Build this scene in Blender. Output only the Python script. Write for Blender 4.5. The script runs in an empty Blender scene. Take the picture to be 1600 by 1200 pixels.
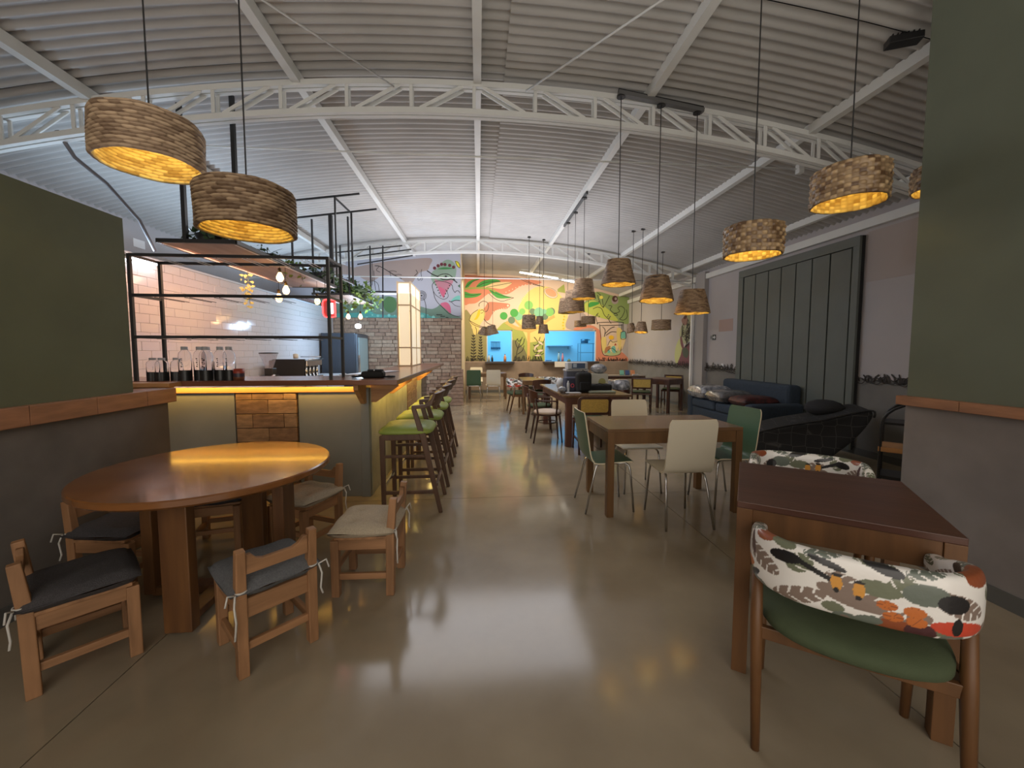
import bpy, math, random
import numpy as np
from mathutils import Vector, Matrix
random.seed(7)
S = bpy.context.scene
C = S.collection
PI = math.pi

# ---------------------------------------------------------------- camera
F_PX = 625.0; CAM_Z = 1.40
PITCH = math.radians(3.8)
CX, CY = 800.0, 548 + F_PX*math.tan(PITCH)
YAW = math.atan(52*math.cos(PITCH)/F_PX)
cd = bpy.data.cameras.new('camera'); cam = bpy.data.objects.new('camera', cd); C.objects.link(cam)
cd.sensor_fit = 'HORIZONTAL'; cd.sensor_width = 36.0; cd.lens = F_PX/1600*36.0
cd.shift_y = (CY-600)/1600.0
cd.clip_start = 0.05; cd.clip_end = 100
cam.location = (0, 0, CAM_Z)
cam.rotation_euler = (math.radians(90)-PITCH, 0, -YAW)
S.camera = cam

# ---------------------------------------------------------------- world, lights, exposure
S.view_settings.view_transform = 'Standard'; S.view_settings.look = 'None'
S.view_settings.exposure = 0.48; S.view_settings.gamma = 1.0
S.view_settings.use_curve_mapping = False
W = bpy.data.worlds.new('world'); S.world = W; W.use_nodes = True
W.node_tree.nodes['Background'].inputs[0].default_value = (0.93, 0.84, 0.74, 1)
W.node_tree.nodes['Background'].inputs[1].default_value = 1.45

def light(name, kind, loc, power, col, size=0.1, size_y=None, rot=(0, 0, 0), parent=None, spread=None):
    l = bpy.data.lights.new(name, kind); l.energy = power; l.color = col
    if kind == 'AREA':
        l.shape = 'RECTANGLE' if size_y else 'SQUARE'; l.size = size
        if size_y: l.size_y = size_y
        if spread: l.spread = spread
    else: l.shadow_soft_size = size
    o = bpy.data.objects.new(name, l); C.objects.link(o); o.location = loc; o.rotation_euler = rot
    if parent: o.parent = parent
    return o
WARM = (1.0, 0.60, 0.22); COLD = (0.60, 0.80, 1.0); NEUT = (1.0, 0.90, 0.78)
# fluorescent tube over the bar back wall, LED bulb in the bar, kitchen light, added bar fills
light('tube_light', 'AREA', (-3.50, 4.66, 2.36), 5, COLD, 0.05, 0.4, (0, math.radians(-90), 0))
light('bar_led_light', 'POINT', (-2.45, 8.5, 1.9), 85, (0.45, 0.70, 1.0), 0.06)
light('bar_cap_fill', 'AREA', (-3.86, 7.0, 2.45), 34, (0.62, 0.80, 1.0), 0.1, 6.0, (PI, math.radians(15), 0))  # added cold fill without a fixture, brightens the ceiling at left
light('bar_warm_fill', 'AREA', (-2.75, 5.0, 2.33), 11, (1.0, 0.50, 0.34), 0.25, 1.6, (0, math.radians(38), 0))  # added warm fill without a fixture, turns the near tiles pink
light('kitchen_light', 'AREA', (2.0, 15.0, 2.75), 78, (0.24, 0.66, 1.0), 4.0, 1.6)
# added fill lights without fixtures, evening out the brightness of the hall
light('hall_fill', 'AREA', (0.0, 6.6, 3.40), 48, (0.95, 0.95, 1.0), 3.5, 2.0)
light('rear_hall_fill', 'AREA', (1.6, 11.4, 3.3), 92, (1.0, 0.84, 0.60), 4.0, 0.6, (math.radians(25), 0, 0))
light('mural_fill', 'AREA', (1.4, 12.35, 3.55), 4.5, (1.0, 0.88, 0.70), 3.4, 0.1, (math.radians(55), 0, 0))  # added wash to brighten the upper mural
light('ceiling_fill', 'AREA', (0.0, 8.0, 2.3), 80, (0.94, 0.93, 1.0), 5.0, 4.0, (PI, 0, 0))
light('front_ceiling_fill', 'AREA', (0.0, 1.0, 2.3), 12, (1.0, 0.95, 0.88), 4.0, 3.0, (PI, 0, 0))

# ---------------------------------------------------------------- helpers
def lookray(px, py):
    x = px-CX; y = py-CY
    fw = F_PX*math.cos(PITCH)-y*math.sin(PITCH); up = -(y*math.cos(PITCH)+F_PX*math.sin(PITCH))
    return Vector((x*math.cos(YAW)+fw*math.sin(YAW), fw*math.cos(YAW)-x*math.sin(YAW), up))
def on_y(px, py, Y): r = lookray(px, py); return (r.x*Y/r.y, CAM_Z+r.z*Y/r.y)       # (x, z) on a wall facing the room
def on_x(px, py, X): r = lookray(px, py); return (r.y*X/r.x, CAM_Z+r.z*X/r.x)       # (y, z) on a side wall

MATS = {}
def M(name, col=(0.5,0.5,0.5), rough=0.5, metal=0.0, emit=None, estr=1.0, noise=0.0, nscale=8.0, stretch=(1,1,1), bump=0.0, bscale=None,
      col2=None, trans=0.0, coat=0.0, alpha=1.0, subsurf=0.0, rvar=0.0, spec=None, coord='Object'):
    if name in MATS: return MATS[name]
    m = bpy.data.materials.new(name); m.use_nodes = True; nt = m.node_tree; b = nt.nodes['Principled BSDF']
    b.inputs['Base Color'].default_value = (*col, 1); b.inputs['Roughness'].default_value = rough; b.inputs['Metallic'].default_value = metal
    if trans: b.inputs['Transmission Weight'].default_value = trans
    if coat: b.inputs['Coat Weight'].default_value = coat; b.inputs['Coat Roughness'].default_value = 0.08
    if spec is not None: b.inputs['Specular IOR Level'].default_value = spec
    if alpha < 1: b.inputs['Alpha'].default_value = alpha
    if emit: b.inputs['Emission Color'].default_value = (*emit, 1); b.inputs['Emission Strength'].default_value = estr
    if noise or bump or rvar:
        tc = nt.nodes.new('ShaderNodeTexCoord'); mp = nt.nodes.new('ShaderNodeMapping'); mp.inputs['Scale'].default_value = stretch
        nt.links.new(tc.outputs[coord], mp.inputs[0])
        n = nt.nodes.new('ShaderNodeTexNoise'); n.inputs['Scale'].default_value = nscale; n.inputs['Detail'].default_value = 5
        nt.links.new(mp.outputs[0], n.inputs['Vector'])
        if noise:
            r = nt.nodes.new('ShaderNodeValToRGB'); e = r.color_ramp.elements
            c2 = col2 or tuple(max(0, c*(1-noise)) for c in col)
            e[0].color = (*c2, 1); e[1].color = (*col, 1); e[0].position = 0.3; e[1].position = 0.68
            nt.links.new(n.outputs['Fac'], r.inputs[0]); nt.links.new(r.outputs[0], b.inputs['Base Color'])
        if rvar:
            mr = nt.nodes.new('ShaderNodeMapRange'); mr.inputs[3].default_value = max(0.02, rough-rvar); mr.inputs[4].default_value = rough+rvar
            nt.links.new(n.outputs['Fac'], mr.inputs[0]); nt.links.new(mr.outputs[0], b.inputs['Roughness'])
        if bump:
            n2 = n
            if bscale:
                n2 = nt.nodes.new('ShaderNodeTexNoise'); n2.inputs['Scale'].default_value = bscale; n2.inputs['Detail'].default_value = 3
                nt.links.new(mp.outputs[0], n2.inputs['Vector'])
            bp = nt.nodes.new('ShaderNodeBump'); bp.inputs['Strength'].default_value = bump; bp.inputs['Distance'].default_value = 0.01
            nt.links.new(n2.outputs['Fac'], bp.inputs['Height']); nt.links.new(bp.outputs[0], b.inputs['Normal'])
    MATS[name] = m
    return m
def wood(name, c, c2, axis='z', rough=0.4, sc=6.0, coat=0.0):
    st = {'x': (0.12, 1, 1), 'y': (1, 0.12, 1), 'z': (1, 1, 0.12)}[axis]
    return M(name, c, rough, noise=0.5, col2=c2, nscale=sc*5, stretch=st, bump=0.12, coat=coat)

class MB:
    def __init__(s): s.v = []; s.f = []; s.m = []
    def add(s, vs, fs, mi=0, mat=None):
        n = len(s.v)
        s.v += [tuple(mat @ Vector(p)) if mat else tuple(p) for p in vs]
        s.f += [tuple(i+n for i in f) for f in fs]; s.m += [mi]*len(fs); return s
    def box(s, c, d, mat=None, mi=0, taper=1.0):
        x, y, z = d[0]/2, d[1]/2, d[2]/2; t = taper
        vs = [(c[0]+a*x*(t if k < 0 else 1), c[1]+b*y*(t if k < 0 else 1), c[2]+k*z) for k in (-1, 1) for a, b in ((-1,-1),(1,-1),(1,1),(-1,1))]
        return s.add(vs, [(3,2,1,0),(4,5,6,7),(0,1,5,4),(1,2,6,5),(2,3,7,6),(3,0,4,7)], mi, mat)
    def bb(s, a, b, mi=0):
        return s.box(((a[0]+b[0])/2, (a[1]+b[1])/2, (a[2]+b[2])/2), (abs(b[0]-a[0]), abs(b[1]-a[1]), abs(b[2]-a[2])), mi=mi)
    def beam(s, p, q, w, h, up=(0,0,1), mi=0, w2=None, h2=None):
        p, q = Vector(p), Vector(q); d = (q-p).normalized(); u = Vector(up)
        if abs(d.dot(u)) > 0.98: u = Vector((0,1,0))
        sx = d.cross(u).normalized(); uz = sx.cross(d).normalized(); w2 = w2 or w; h2 = h2 or h
        vs = []
        for pt, ww, hh in ((p, w, h), (q, w2, h2)):
            for a, b in ((-1,-1),(1,-1),(1,1),(-1,1)): vs.append(pt+sx*a*ww/2+uz*b*hh/2)
        return s.add(vs, [(0,1,2,3),(7,6,5,4),(0,4,5,1),(1,5,6,2),(2,6,7,3),(3,7,4,0)], mi)
    def tube(s, pts, r, n=8, mi=0, closed=False, cap=True):
        pts = [Vector(p) for p in pts]; N = len(pts); base = len(s.v); prev = None
        rs = r if isinstance(r, (list, tuple)) else [r]*N
        for i, p in enumerate(pts):
            if closed: d = (pts[(i+1) % N]-pts[i-1]).normalized()
            else: d = (pts[min(i+1, N-1)]-pts[max(i-1, 0)]).normalized()
            if prev is None: u = Vector((0,0,1)) if abs(d.z) < 0.9 else Vector((1,0,0)); sx = d.cross(u).normalized()
            else: sx = (prev-d*prev.dot(d)).normalized()
            prev = sx; uy = d.cross(sx)
            for k in range(n):
                a = 2*PI*k/n; s.v.append(tuple(p+(sx*math.cos(a)+uy*math.sin(a))*rs[i]))
        M_ = N if closed else N-1
        for i in range(M_):
            j = (i+1) % N
            for k in range(n):
                s.f.append((base+i*n+k, base+i*n+(k+1) % n, base+j*n+(k+1) % n, base+j*n+k)); s.m.append(mi)
        if cap and not closed:
            s.f.append(tuple(base+k for k in range(n))[::-1]); s.m.append(mi)
            s.f.append(tuple(base+(N-1)*n+k for k in range(n))); s.m.append(mi)
        return s
    def lathe(s, prof, n=24, c=(0,0,0), mi=0):
        base = len(s.v)
        for r, z in prof:
            for k in range(n):
                a = 2*PI*k/n; s.v.append((c[0]+r*math.cos(a), c[1]+r*math.sin(a), c[2]+z))
        for i in range(len(prof)-1):
            for k in range(n):
                s.f.append((base+i*n+k, base+i*n+(k+1) % n, base+(i+1)*n+(k+1) % n, base+(i+1)*n+k)); s.m.append(mi)
        return s
    def prism(s, poly, z0, z1, mi=0, mat=None):
        n = len(poly); vs = [(p[0], p[1], z0) for p in poly]+[(p[0], p[1], z1) for p in poly]
        return s.add(vs, [tuple(range(n))[::-1], tuple(range(n, 2*n))]+[(i, (i+1) % n, n+(i+1) % n, n+i) for i in range(n)], mi, mat)
    def sphere(s, c, r, n=12, mi=0, sq=(1,1,1)):
        pr = []
        base = len(s.v); R = n//2
        for i in range(1, R):
            t = PI*i/R
            for k in range(n):
                a = 2*PI*k/n; s.v.append((c[0]+r*sq[0]*math.sin(t)*math.cos(a), c[1]+r*sq[1]*math.sin(t)*math.sin(a), c[2]+r*sq[2]*math.cos(t)))
        s.v.append((c[0], c[1], c[2]+r*sq[2])); s.v.append((c[0], c[1], c[2]-r*sq[2])); T = len(s.v)-2; B = T+1
        for i in range(R-2):
            for k in range(n): s.f.append((base+i*n+k, base+(i+1)*n+k, base+(i+1)*n+(k+1) % n, base+i*n+(k+1) % n)); s.m.append(mi)
        for k in range(n):
            s.f.append((T, base+k, base+(k+1) % n)); s.m.append(mi)
            s.f.append((B, base+(R-2)*n+(k+1) % n, base+(R-2)*n+k)); s.m.append(mi)
        return s
    def build(s, name, mats, parent=None, bevel=0, smooth=False, loc=None, rot=None, sub=0, solid=0, seg=2):
        me = bpy.data.meshes.new(name); me.from_pydata(s.v, [], s.f); me.update()
        if not isinstance(mats, (list, tuple)): mats = [mats]
        for m in mats: me.materials.append(m)
        if len(mats) > 1: me.polygons.foreach_set('material_index', s.m)
        if smooth: me.polygons.foreach_set('use_smooth', [True]*len(me.polygons))
        o = bpy.data.objects.new(name, me); C.objects.link(o)
        if solid:
            q = o.modifiers.new('solid', 'SOLIDIFY'); q.thickness = solid; q.offset = 0
        if bevel:
            q = o.modifiers.new('bevel', 'BEVEL'); q.width = bevel; q.segments = seg; q.limit_method = 'ANGLE'
        if sub:
            q = o.modifiers.new('sub', 'SUBSURF'); q.levels = sub; q.render_levels = sub
        if parent: o.parent = parent
        if loc: o.location = loc
        if rot: o.rotation_euler = rot
        return o
def tag(o, label, cat, group=None, kind=None):
    if label: o['label'] = label
    if cat: o['category'] = cat
    if group: o['group'] = group
    if kind: o['kind'] = kind
    return o
def thing(name, label, cat, loc=(0,0,0), rz=0, group=None):
    o = bpy.data.objects.new(name, None); C.objects.link(o); o.location = loc; o.rotation_euler = (0, 0, rz); o.empty_display_size = 0.1
    return tag(o, label, cat, group)
def struct(o): o['kind'] = 'structure'; return o
def children(o): return [c for c in C.objects if c.parent == o]
def dup(root, loc, rz, label, group=None):
    def cp(o, par):
        c = o.copy(); C.objects.link(c)
        if par: c.parent = par
        for ch in kids.get(o.name, []): cp(ch, c)
        return c
    kids = {}
    for o in C.objects:
        if o.parent: kids.setdefault(o.parent.name, []).append(o)
    r = cp(root, None); r.location = loc; r.rotation_euler = (0, 0, rz); r['label'] = label
    if group: r['group'] = group
    return r
def place(root, loc, rz): root.location = loc; root.rotation_euler = (0, 0, rz); return root
# ---------------------------------------------------------------- materials
m_floor = M('polished_concrete', (0.345,0.285,0.20), 0.135, noise=0.3, col2=(0.265,0.215,0.15), nscale=2.2, rvar=0.06, bump=0.02, bscale=3.0, coord='Generated' if False else 'Object')
m_joint = M('floor_joint', (0.10,0.085,0.065), 0.7)
m_green = M('olive_paint', (0.14,0.155,0.09), 0.75, noise=0.15, nscale=3, bump=0.04, bscale=90)
m_grey = M('grey_render', (0.155,0.14,0.125), 0.8, noise=0.3, nscale=3.5, bump=0.06, bscale=60)
m_white = M('pale_wall_paint', (0.46,0.43,0.43), 0.8, noise=0.06, nscale=2)
m_wains = M('grey_wainscot_paint', (0.20,0.19,0.175), 0.8, noise=0.2, nscale=3)
m_base = M('grey_skirting', (0.10,0.10,0.095), 0.5)
m_roof = M('roof_sheet', (0.50,0.49,0.475), 0.5, noise=0.10, nscale=3)
m_steel = M('white_steel', (0.72,0.73,0.71), 0.45, noise=0.05, nscale=5)
m_black = M('black_steel', (0.012,0.012,0.013), 0.45)
m_clay = M('terracotta_plank', (0.40,0.19,0.10), 0.55, noise=0.5, col2=(0.24,0.115,0.06), nscale=9, stretch=(0.5,0.5,3), bump=0.15)
m_tilew = M('glazed_white_tile', (0.68,0.655,0.655), 0.10, spec=0.6)
m_counter = wood('counter_wood', (0.25,0.10,0.05), (0.14,0.05,0.03), 'x', 0.22, 3)
m_pine = wood('pine_wood', (0.55,0.28,0.10), (0.38,0.17,0.06), 'x', 0.45, 3)
m_panel = M('taupe_counter_panel', (0.22,0.225,0.21), 0.6, noise=0.1, nscale=4)
m_sidep = M('pale_cement_panel', (0.52,0.48,0.33), 0.6, noise=0.35, col2=(0.38,0.35,0.24), nscale=5)

ROOF0 = 3.95; RK = 0.0275
def roof(x): return ROOF0-RK*x*x
XL, XR = -4.95, 5.10
Y0, YB = -3.0, 13.35

# ---------------------------------------------------------------- floor in slabs
floor = struct(MB().bb((-5.2, Y0, -0.12), (5.3, 17.0, -0.03)).build('floor', m_joint))
xs = [-5.2, -1.545, 1.69, 5.3]; ys = [Y0, 0.3, 3.745, 6.95, 10.3, 13.5]
g = 0.003
for i in range(3):
    for j in range(5):
        MB().bb((xs[i]+g, ys[j]+g, -0.03), (xs[i+1]-g, ys[j+1]-g, 0)).build('slab', m_floor, floor)
MB().bb((-5.2, 13.503, -0.03), (5.3, 17, 0)).build('slab', m_floor, floor)

# ---------------------------------------------------------------- roof: corrugated sheets
ceil = thing('ceiling', None, None); ceil['kind'] = 'structure'; del_ = None
def sheet(x0, x1, y0, y1, dz):
    nx = 14; pitch = 0.093; ny = int(round((y1-y0)/pitch))*6
    mb = MB(); vs = []
    for j in range(ny+1):
        y = y0+(y1-y0)*j/ny; w = 0.019*max(-0.75, min(0.75, 1.15*math.sin(2*PI*(y-y0)/((y1-y0)/(ny/6)))))
        for i in range(nx+1):
            x = x0+(x1-x0)*i/nx; vs.append((x, y, roof(x)+w+dz))
    fs = [(j*(nx+1)+i, j*(nx+1)+i+1, (j+1)*(nx+1)+i+1, (j+1)*(nx+1)+i) for j in range(ny) for i in range(nx)]
    mb.add(vs, fs)
    return mb.build('roof_sheet', m_roof, ceil, smooth=True)
y = -2.10
while y < 13.4:
    y1 = min(y+0.975, 13.45)
    sheet(-5.15, 0.27, y+0.004, y1-0.004, 0.0)
    sheet(0.25, 5.25, y+0.004, y1-0.004, -0.02)
    y += 0.975
# backing above the gaps between sheets
mb = MB(); n = 24
vs = [(-5.2+10.5*i/n, yy, roof(-5.2+10.5*i/n)+0.06) for yy in (-2.2, 17.0) for i in range(n+1)]
mb.add(vs, [(i, i+1, n+2+i, n+1+i) for i in range(n)]).build('roof_underlay', M('dark_gap', (0.02,0.02,0.02), 0.9), ceil)

# purlins
pn = {-3.32: 'left of the bar lamps', -1.6: 'above the bar stools', 0.0: 'straight along the roof ridge',
      1.62: 'carrying the dark cord rail', 3.3: 'above the white and green chairs', 4.75: 'along the top of the right wall'}
for x, t in pn.items():
    mb = MB()
    z = roof(x)-0.018
    mb.bb((x-0.035, -2.0, z-0.085), (x-0.028, 13.3, z-0.0)); mb.bb((x-0.035, -2.0, z-0.092), (x+0.035, 13.3, z-0.085)); mb.bb((x+0.028, -2.0, z-0.085), (x+0.035, 13.3, z))
    tag(mb.build('roof_purlin', m_steel), 'long white steel roof purlin '+t, 'beam', 'roof purlins')
# trusses
def truss(Yc, lab):
    t = thing('roof_truss', lab, 'truss', (0, Yc, 0), 0, 'arched roof trusses')
    def topz(x): return 3.845-RK*x*x
    def botz(x): return 3.60-RK*x*x
    N = 40
    for nm, fz in (('top_chord', topz), ('bottom_chord', botz)):
        for dy in (-0.028, 0.028):
            mb = MB()
            X = [XL+(XR-XL)*i/N for i in range(N+1)]
            vs = []
            for x in X:
                z = fz(x)
                vs += [(x, dy-0.02, z-0.024), (x, dy+0.02, z-0.024), (x, dy+0.02, z+0.024), (x, dy-0.02, z+0.024)]
            fs = [(4*i+a, 4*i+(a+1) % 4, 4*i+4+(a+1) % 4, 4*i+4+a) for i in range(N) for a in range(4)]+[(3,2,1,0), (4*N, 4*N+1, 4*N+2, 4*N+3)]
            mb.add(vs, fs).build(nm, m_steel, t)
    x = -0.03; st = 0.57
    xsn = [x+st*k for k in range(-8, 10) if XL < x+st*k < XR]
    for xv in xsn:
        for dy in (-0.035, 0.035):
            MB().beam((xv, dy, botz(xv)+0.03), (xv, dy, topz(xv)-0.02), 0.030, 0.012, up=(0,1,0)).build('vertical_web', m_steel, t)
    for k in range(len(xsn)-1):
        a, b = xsn[k], xsn[k+1]
        if b <= 0.1: p, q = (a+0.08, botz(a+0.08)+0.02), (b-0.10, topz(b-0.1)-0.02)
        else: p, q = (a+0.08, topz(a+0.08)-0.02), (b-0.10, botz(b-0.1)+0.02)
        for dy in (-0.035, 0.035):
            MB().beam((p[0], dy, p[1]), (q[0], dy, q[1]), 0.030, 0.012, up=(0,1,0)).build('diagonal_web', m_steel, t)
truss(3.9, 'white arched steel truss crossing the roof nearest the camera')
truss(9.15, 'white arched steel truss far back, ending above the slim white post')
# tie rods
def rod(pts, r, lab, mat=m_steel, name='tie_rod', cat='rod', group='thin roof tie rods'):
    return tag(MB().tube(pts, r, 6).build(name, mat, smooth=True), lab, cat, group)
rod([(-4.6, 4.3, 3.40), (3.52, 4.3, 3.41)], 0.008, 'thin white tie rod spanning just behind the nearest truss')
tag(MB().box((3.56, 4.3, 3.41), (0.06, 0.06, 0.10)).build('rod_clamp', m_steel, bevel=0.004), 'small white clamp at the right end of the tie rod', 'clamp')
rod([(0.45, 3.85, 3.80), (2.75, 0.6, 3.62)], 0.009, 'thin white brace running up right from the nearest truss')
rod([(-0.75, 3.85, 3.78), (-3.1, 0.6, 3.55)], 0.007, 'thin white brace running up left from the nearest truss')
rod([(-4.8, 9.0, 3.0), (4.9, 9.0, 3.0)], 0.012, 'thin white tie rod in front of the painted face mural')

# ---------------------------------------------------------------- walls
def wallbox(name, a, b, m): return struct(MB().bb(a, b).build(name, m))
mb = MB(); wallbox('wall_outer_left', (XL-0.15, Y0, 0), (XL, 13.5, 3.29), m_white)
wr = wallbox('wall_right', (XR, Y0, 1.03), (XR+0.15, 13.5, 3.26), m_white)
MB().bb((XR-0.004, Y0, 0), (XR+0.15, 13.5, 1.03)).build('wainscot', m_wains, wr)
MB().bb((XR-0.02, 2.6, 0), (XR-0.004, 13.3, 0.09)).build('skirting', m_base, wr)
# beam along the top of the right wall
tag(MB().bb((XR-0.08, 2.0, 2.99), (XR, 13.3, 3.10)).build('wall_plate', m_steel), 'white plate beam along the top of the right wall', 'beam')
# partition left (low olive wall with grey base)
wl = wallbox('wall_left', (-2.60, Y0, 1.10), (-2.43, 3.02, 2.304), m_green)
MB().bb((-2.60, Y0, 0), (-2.425, 3.32, 1.0)).build('grey_base', m_grey, wl)
MB().bb((-2.425, Y0, 0), (-2.41, 3.33, 0.09)).build('skirting', m_base, wl)
yy = Y0
for k in range(40):
    L = 0.38; y2 = min(yy+L, 3.36)
    if y2 <= yy+0.02: break
    MB().bb((-2.61, yy+0.0015, 1.0), (-2.385, y2-0.0015, 1.108)).build('ledge_tile', m_clay, wl, bevel=0.004)
    yy = y2
# olive nib wall on the right
wn = wallbox('wall_nib_right', (2.86, Y0, 1.10), (3.06, 2.44, 3.74), M('cool_olive_paint', (0.145,0.165,0.12), 0.8, noise=0.12, nscale=3, bump=0.04, bscale=90))
MB().bb((2.855, Y0, 0), (3.06, 2.44, 1.04)).build('grey_base', M('lilac_grey_render', (0.235,0.21,0.20), 0.8, noise=0.25, nscale=3, bump=0.05, bscale=60), wn)
MB().bb((2.84, Y0, 0), (2.855, 2.44, 0.09)).build('skirting', m_base, wn)
yy = 2.47
while yy > Y0:
    MB().bb((2.81, max(yy-0.36, Y0)+0.0015, 1.04), (3.08, yy-0.0015, 1.10)).build('ledge_tile', m_clay, wn, bevel=0.003)
    yy -= 0.36
# partition behind the bar, tiled
tw = wallbox('wall_bar_back', (-3.75, 3.4, 0), (-3.62, 10.36, 2.40), M('tile_grout', (0.55,0.53,0.53), 0.7))
rest = MB(); tiles = []
rows = 15
for r in range(rows):
    z0 = 0.9+r*0.10; yy = 4.0-(0.125 if r % 2 else 0)
    while yy < 10.36:
        a, b = max(yy, 4.0), min(yy+0.25, 10.35)
        if b-a > 0.02: tiles.append((a, b, z0))
        yy += 0.25
tiles.sort()
cache = {}
for i, (a, b, z0) in enumerate(tiles):
    c = ((a+b)/2, z0+0.05)
    if i < 300:
        key = round(b-a, 3)
        if key in cache:
            o = cache[key].copy(); C.objects.link(o)
        else:
            o = MB().bb((0, -(b-a)/2+0.0008, -0.0493), (0.012, (b-a)/2-0.0008, 0.0493)).build('wall_tile', m_tilew, bevel=0.003, seg=1); cache[key] = o
        o.parent = tw; o.location = (-3.62, c[0], c[1]); o.rotation_euler = (0, random.gauss(0, 0.009), random.gauss(0, 0.009))
    else: rest.bb((-3.62, a+0.001, z0+0.001), (-3.608, b-0.001, z0+0.099))
o = rest.build('far_tiles', m_tilew, tw); o['kind'] = 'stuff'
MB().bb((-3.78, 3.4, 2.40), (-3.60, 10.36, 2.425)).build('trim_cap', M('blue_white_trim', (0.6,0.66,0.72), 0.4), tw)
# brick wall with painted gable above
wb = wallbox('wall_brick', (-4.95, 10.40, 0), (-0.45, 10.62, 2.23), M('mortar', (0.16,0.12,0.10), 0.9))
bcols = [M('brick_a', (0.47,0.32,0.22), 0.85, noise=0.4, nscale=14, bump=0.3), M('brick_b', (0.40,0.26,0.18), 0.85, noise=0.4, nscale=14, bump=0.3), M('brick_c', (0.52,0.38,0.27), 0.85, noise=0.35, nscale=14, bump=0.3)]
rest = MB(); z = 0.0; r = 0; cnt = 0
random.seed(3)
while z < 2.22:
    h = 0.093; x = -0.45
    first = random.uniform(0.12, 0.3)
    while x > -4.9:
        L = first if x == -0.45 else random.choice((0.2, 0.26, 0.3, 0.34)); x0 = max(x-L, -4.93)
        if x > -2.75:
            o = MB().bb((x0+0.005, 10.355+random.uniform(-0.008, 0.010), z+0.004), (x-0.005, 10.41, min(z+h, 2.225)-0.004)).build('brick', random.choice(bcols), wb, bevel=0.004, seg=1); cnt += 1
        else: rest.bb((x0+0.005, 10.36, z+0.004), (x-0.005, 10.41, min(z+h, 2.225)-0.004))
        x = x0-0.0001
    z += h; r += 1
o = rest.build('far_bricks', bcols[0], wb); o['kind'] = 'stuff'
# lower pier at the brick corner
for k in range(10):
    MB().bb((-0.72, 10.22+random.uniform(-0.006, 0.006), k*0.093+0.004), (-0.40+random.uniform(-0.004, 0.004), 10.36, k*0.093+0.089)).build('pier_brick', bcols[1], wb, bevel=0.004, seg=1)
# side return between brick corner and rear wall
ws = wallbox('wall_return', (-0.62, 10.62, 0), (-0.45, 13.35, 3.94), M('cream_return', (0.62,0.50,0.33), 0.7))
MB().bb((-0.452, 10.45, 2.2), (-0.42, 10.55, 3.9)).build('corner_trim', M('cream_trim', (0.75,0.6,0.4), 0.5), ws)
wm1 = struct(MB().add([(-4.95,10.42,2.23),(-0.45,10.42,2.23)]+[(-0.45-4.5*i/12, 10.42, roof(-0.45-4.5*i/12)) for i in range(13)]
      +[(-4.95,10.6,2.23),(-0.45,10.6,2.23)]+[(-0.45-4.5*i/12, 10.6, roof(-0.45-4.5*i/12)) for i in range(13)],
      [tuple(range(15)), tuple(range(15, 30))[::-1]]+[(i, 15+i, 15+(i+1) % 15, (i+1) % 15) for i in range(15)]).build('wall_gable', M('mural_lilac', (0.44,0.43,0.47), 0.7)))
# rear wall with two serving hatches
m_mbase = M('mural_pink_cream', (0.72,0.54,0.42), 0.7)
H1 = (*on_y(760.5, 565, YB), *on_y(800.5, 516, YB)); H2 = (*on_y(850.5, 564.5, YB), *on_y(931.5, 516, YB))
zs = (H1[1]+H2[1])/2; zt = (H1[3]+H2[3])/2
wback = struct(MB().bb((-0.45, YB, 0), (H1[0], YB+0.15, 3.93)).bb((H1[2], YB, 0), (H2[0], YB+0.15, 3.95)).bb((H2[2], YB, 0), (5.1, YB+0.15, 3.2))
   .bb((H1[0], YB, 0), (H1[2], YB+0.15, zs)).bb((H2[0], YB, 0), (H2[2], YB+0.15, zs)).bb((H1[0], YB, zt), (H1[2], YB+0.15, 3.95)).bb((H2[0], YB, zt), (H2[2], YB+0.15, 3.9))
   .build('wall_back', m_mbase))
n = 12; X = [H2[2]+(5.1-H2[2])*i/n for i in range(n+1)]
MB().add([(x, YB, 3.19) for x in X]+[(x, YB, roof(x)) for x in X], [(i, i+1, n+2+i, n+1+i) for i in range(n)]).build('wall_back_gable', m_mbase, wback)
MB().bb((-0.45, YB-0.012, 0), (5.1, YB, 1.03)).build('wainscot', M('brown_wainscot', (0.27,0.205,0.155), 0.8, noise=0.2, nscale=4), wback)
MB().bb((-0.45, YB-0.03, 0), (5.1, YB-0.012, 0.09)).build('skirting', m_base, wback)
for k, (a, b) in enumerate(((H1[0], H1[2]), (H2[0], H2[2]))):
    w = struct(MB().bb((a-0.05, YB-0.22, zs-0.06), (b+0.06, YB+0.1, zs)).build('window_%d' % (k+1), M('dark_sill', (0.05,0.045,0.05), 0.4), bevel=0.004))
    fr = M('window_frame', (0.55,0.65,0.72), 0.4)
    for p, q in (((a, zs), (a+0.03, zt)), ((b-0.03, zs), (b, zt)), ((a, zt-0.03), (b, zt))):
        MB().bb((p[0], YB+0.02, p[1]), (q[0], YB+0.08, q[1])).build('window_frame', fr, w)
# kitchen beyond the hatches
m_kit = M('kitchen_tile', (0.55,0.80,0.92), 0.4)
wk = struct(MB().bb((-0.45, 16.4, 0), (5.1, 16.5, 2.9)).bb((-0.6, 13.5, 0), (-0.45, 16.5, 2.9)).bb((5.1, 13.5, 0), (5.2, 16.5, 2.9)).bb((-0.6, 13.5, 2.85), (5.2, 16.5, 2.95)).build('wall_kitchen', m_kit))
# white post on the right
tag(MB().bb((4.93, 8.97, 0), (4.99, 9.03, 2.94)).build('steel_post', M('white_post', (0.8,0.8,0.78), 0.4), bevel=0.004), 'slim white steel post standing against the right wall', 'post')
tag(MB().bb((5.0, 8.6, 0), (5.1, 8.98, 3.15)).build('wall_pilaster', M('grey_pilaster', (0.36,0.34,0.33), 0.7)), 'pale grey pilaster just right of the slim white post', 'pilaster')
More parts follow.
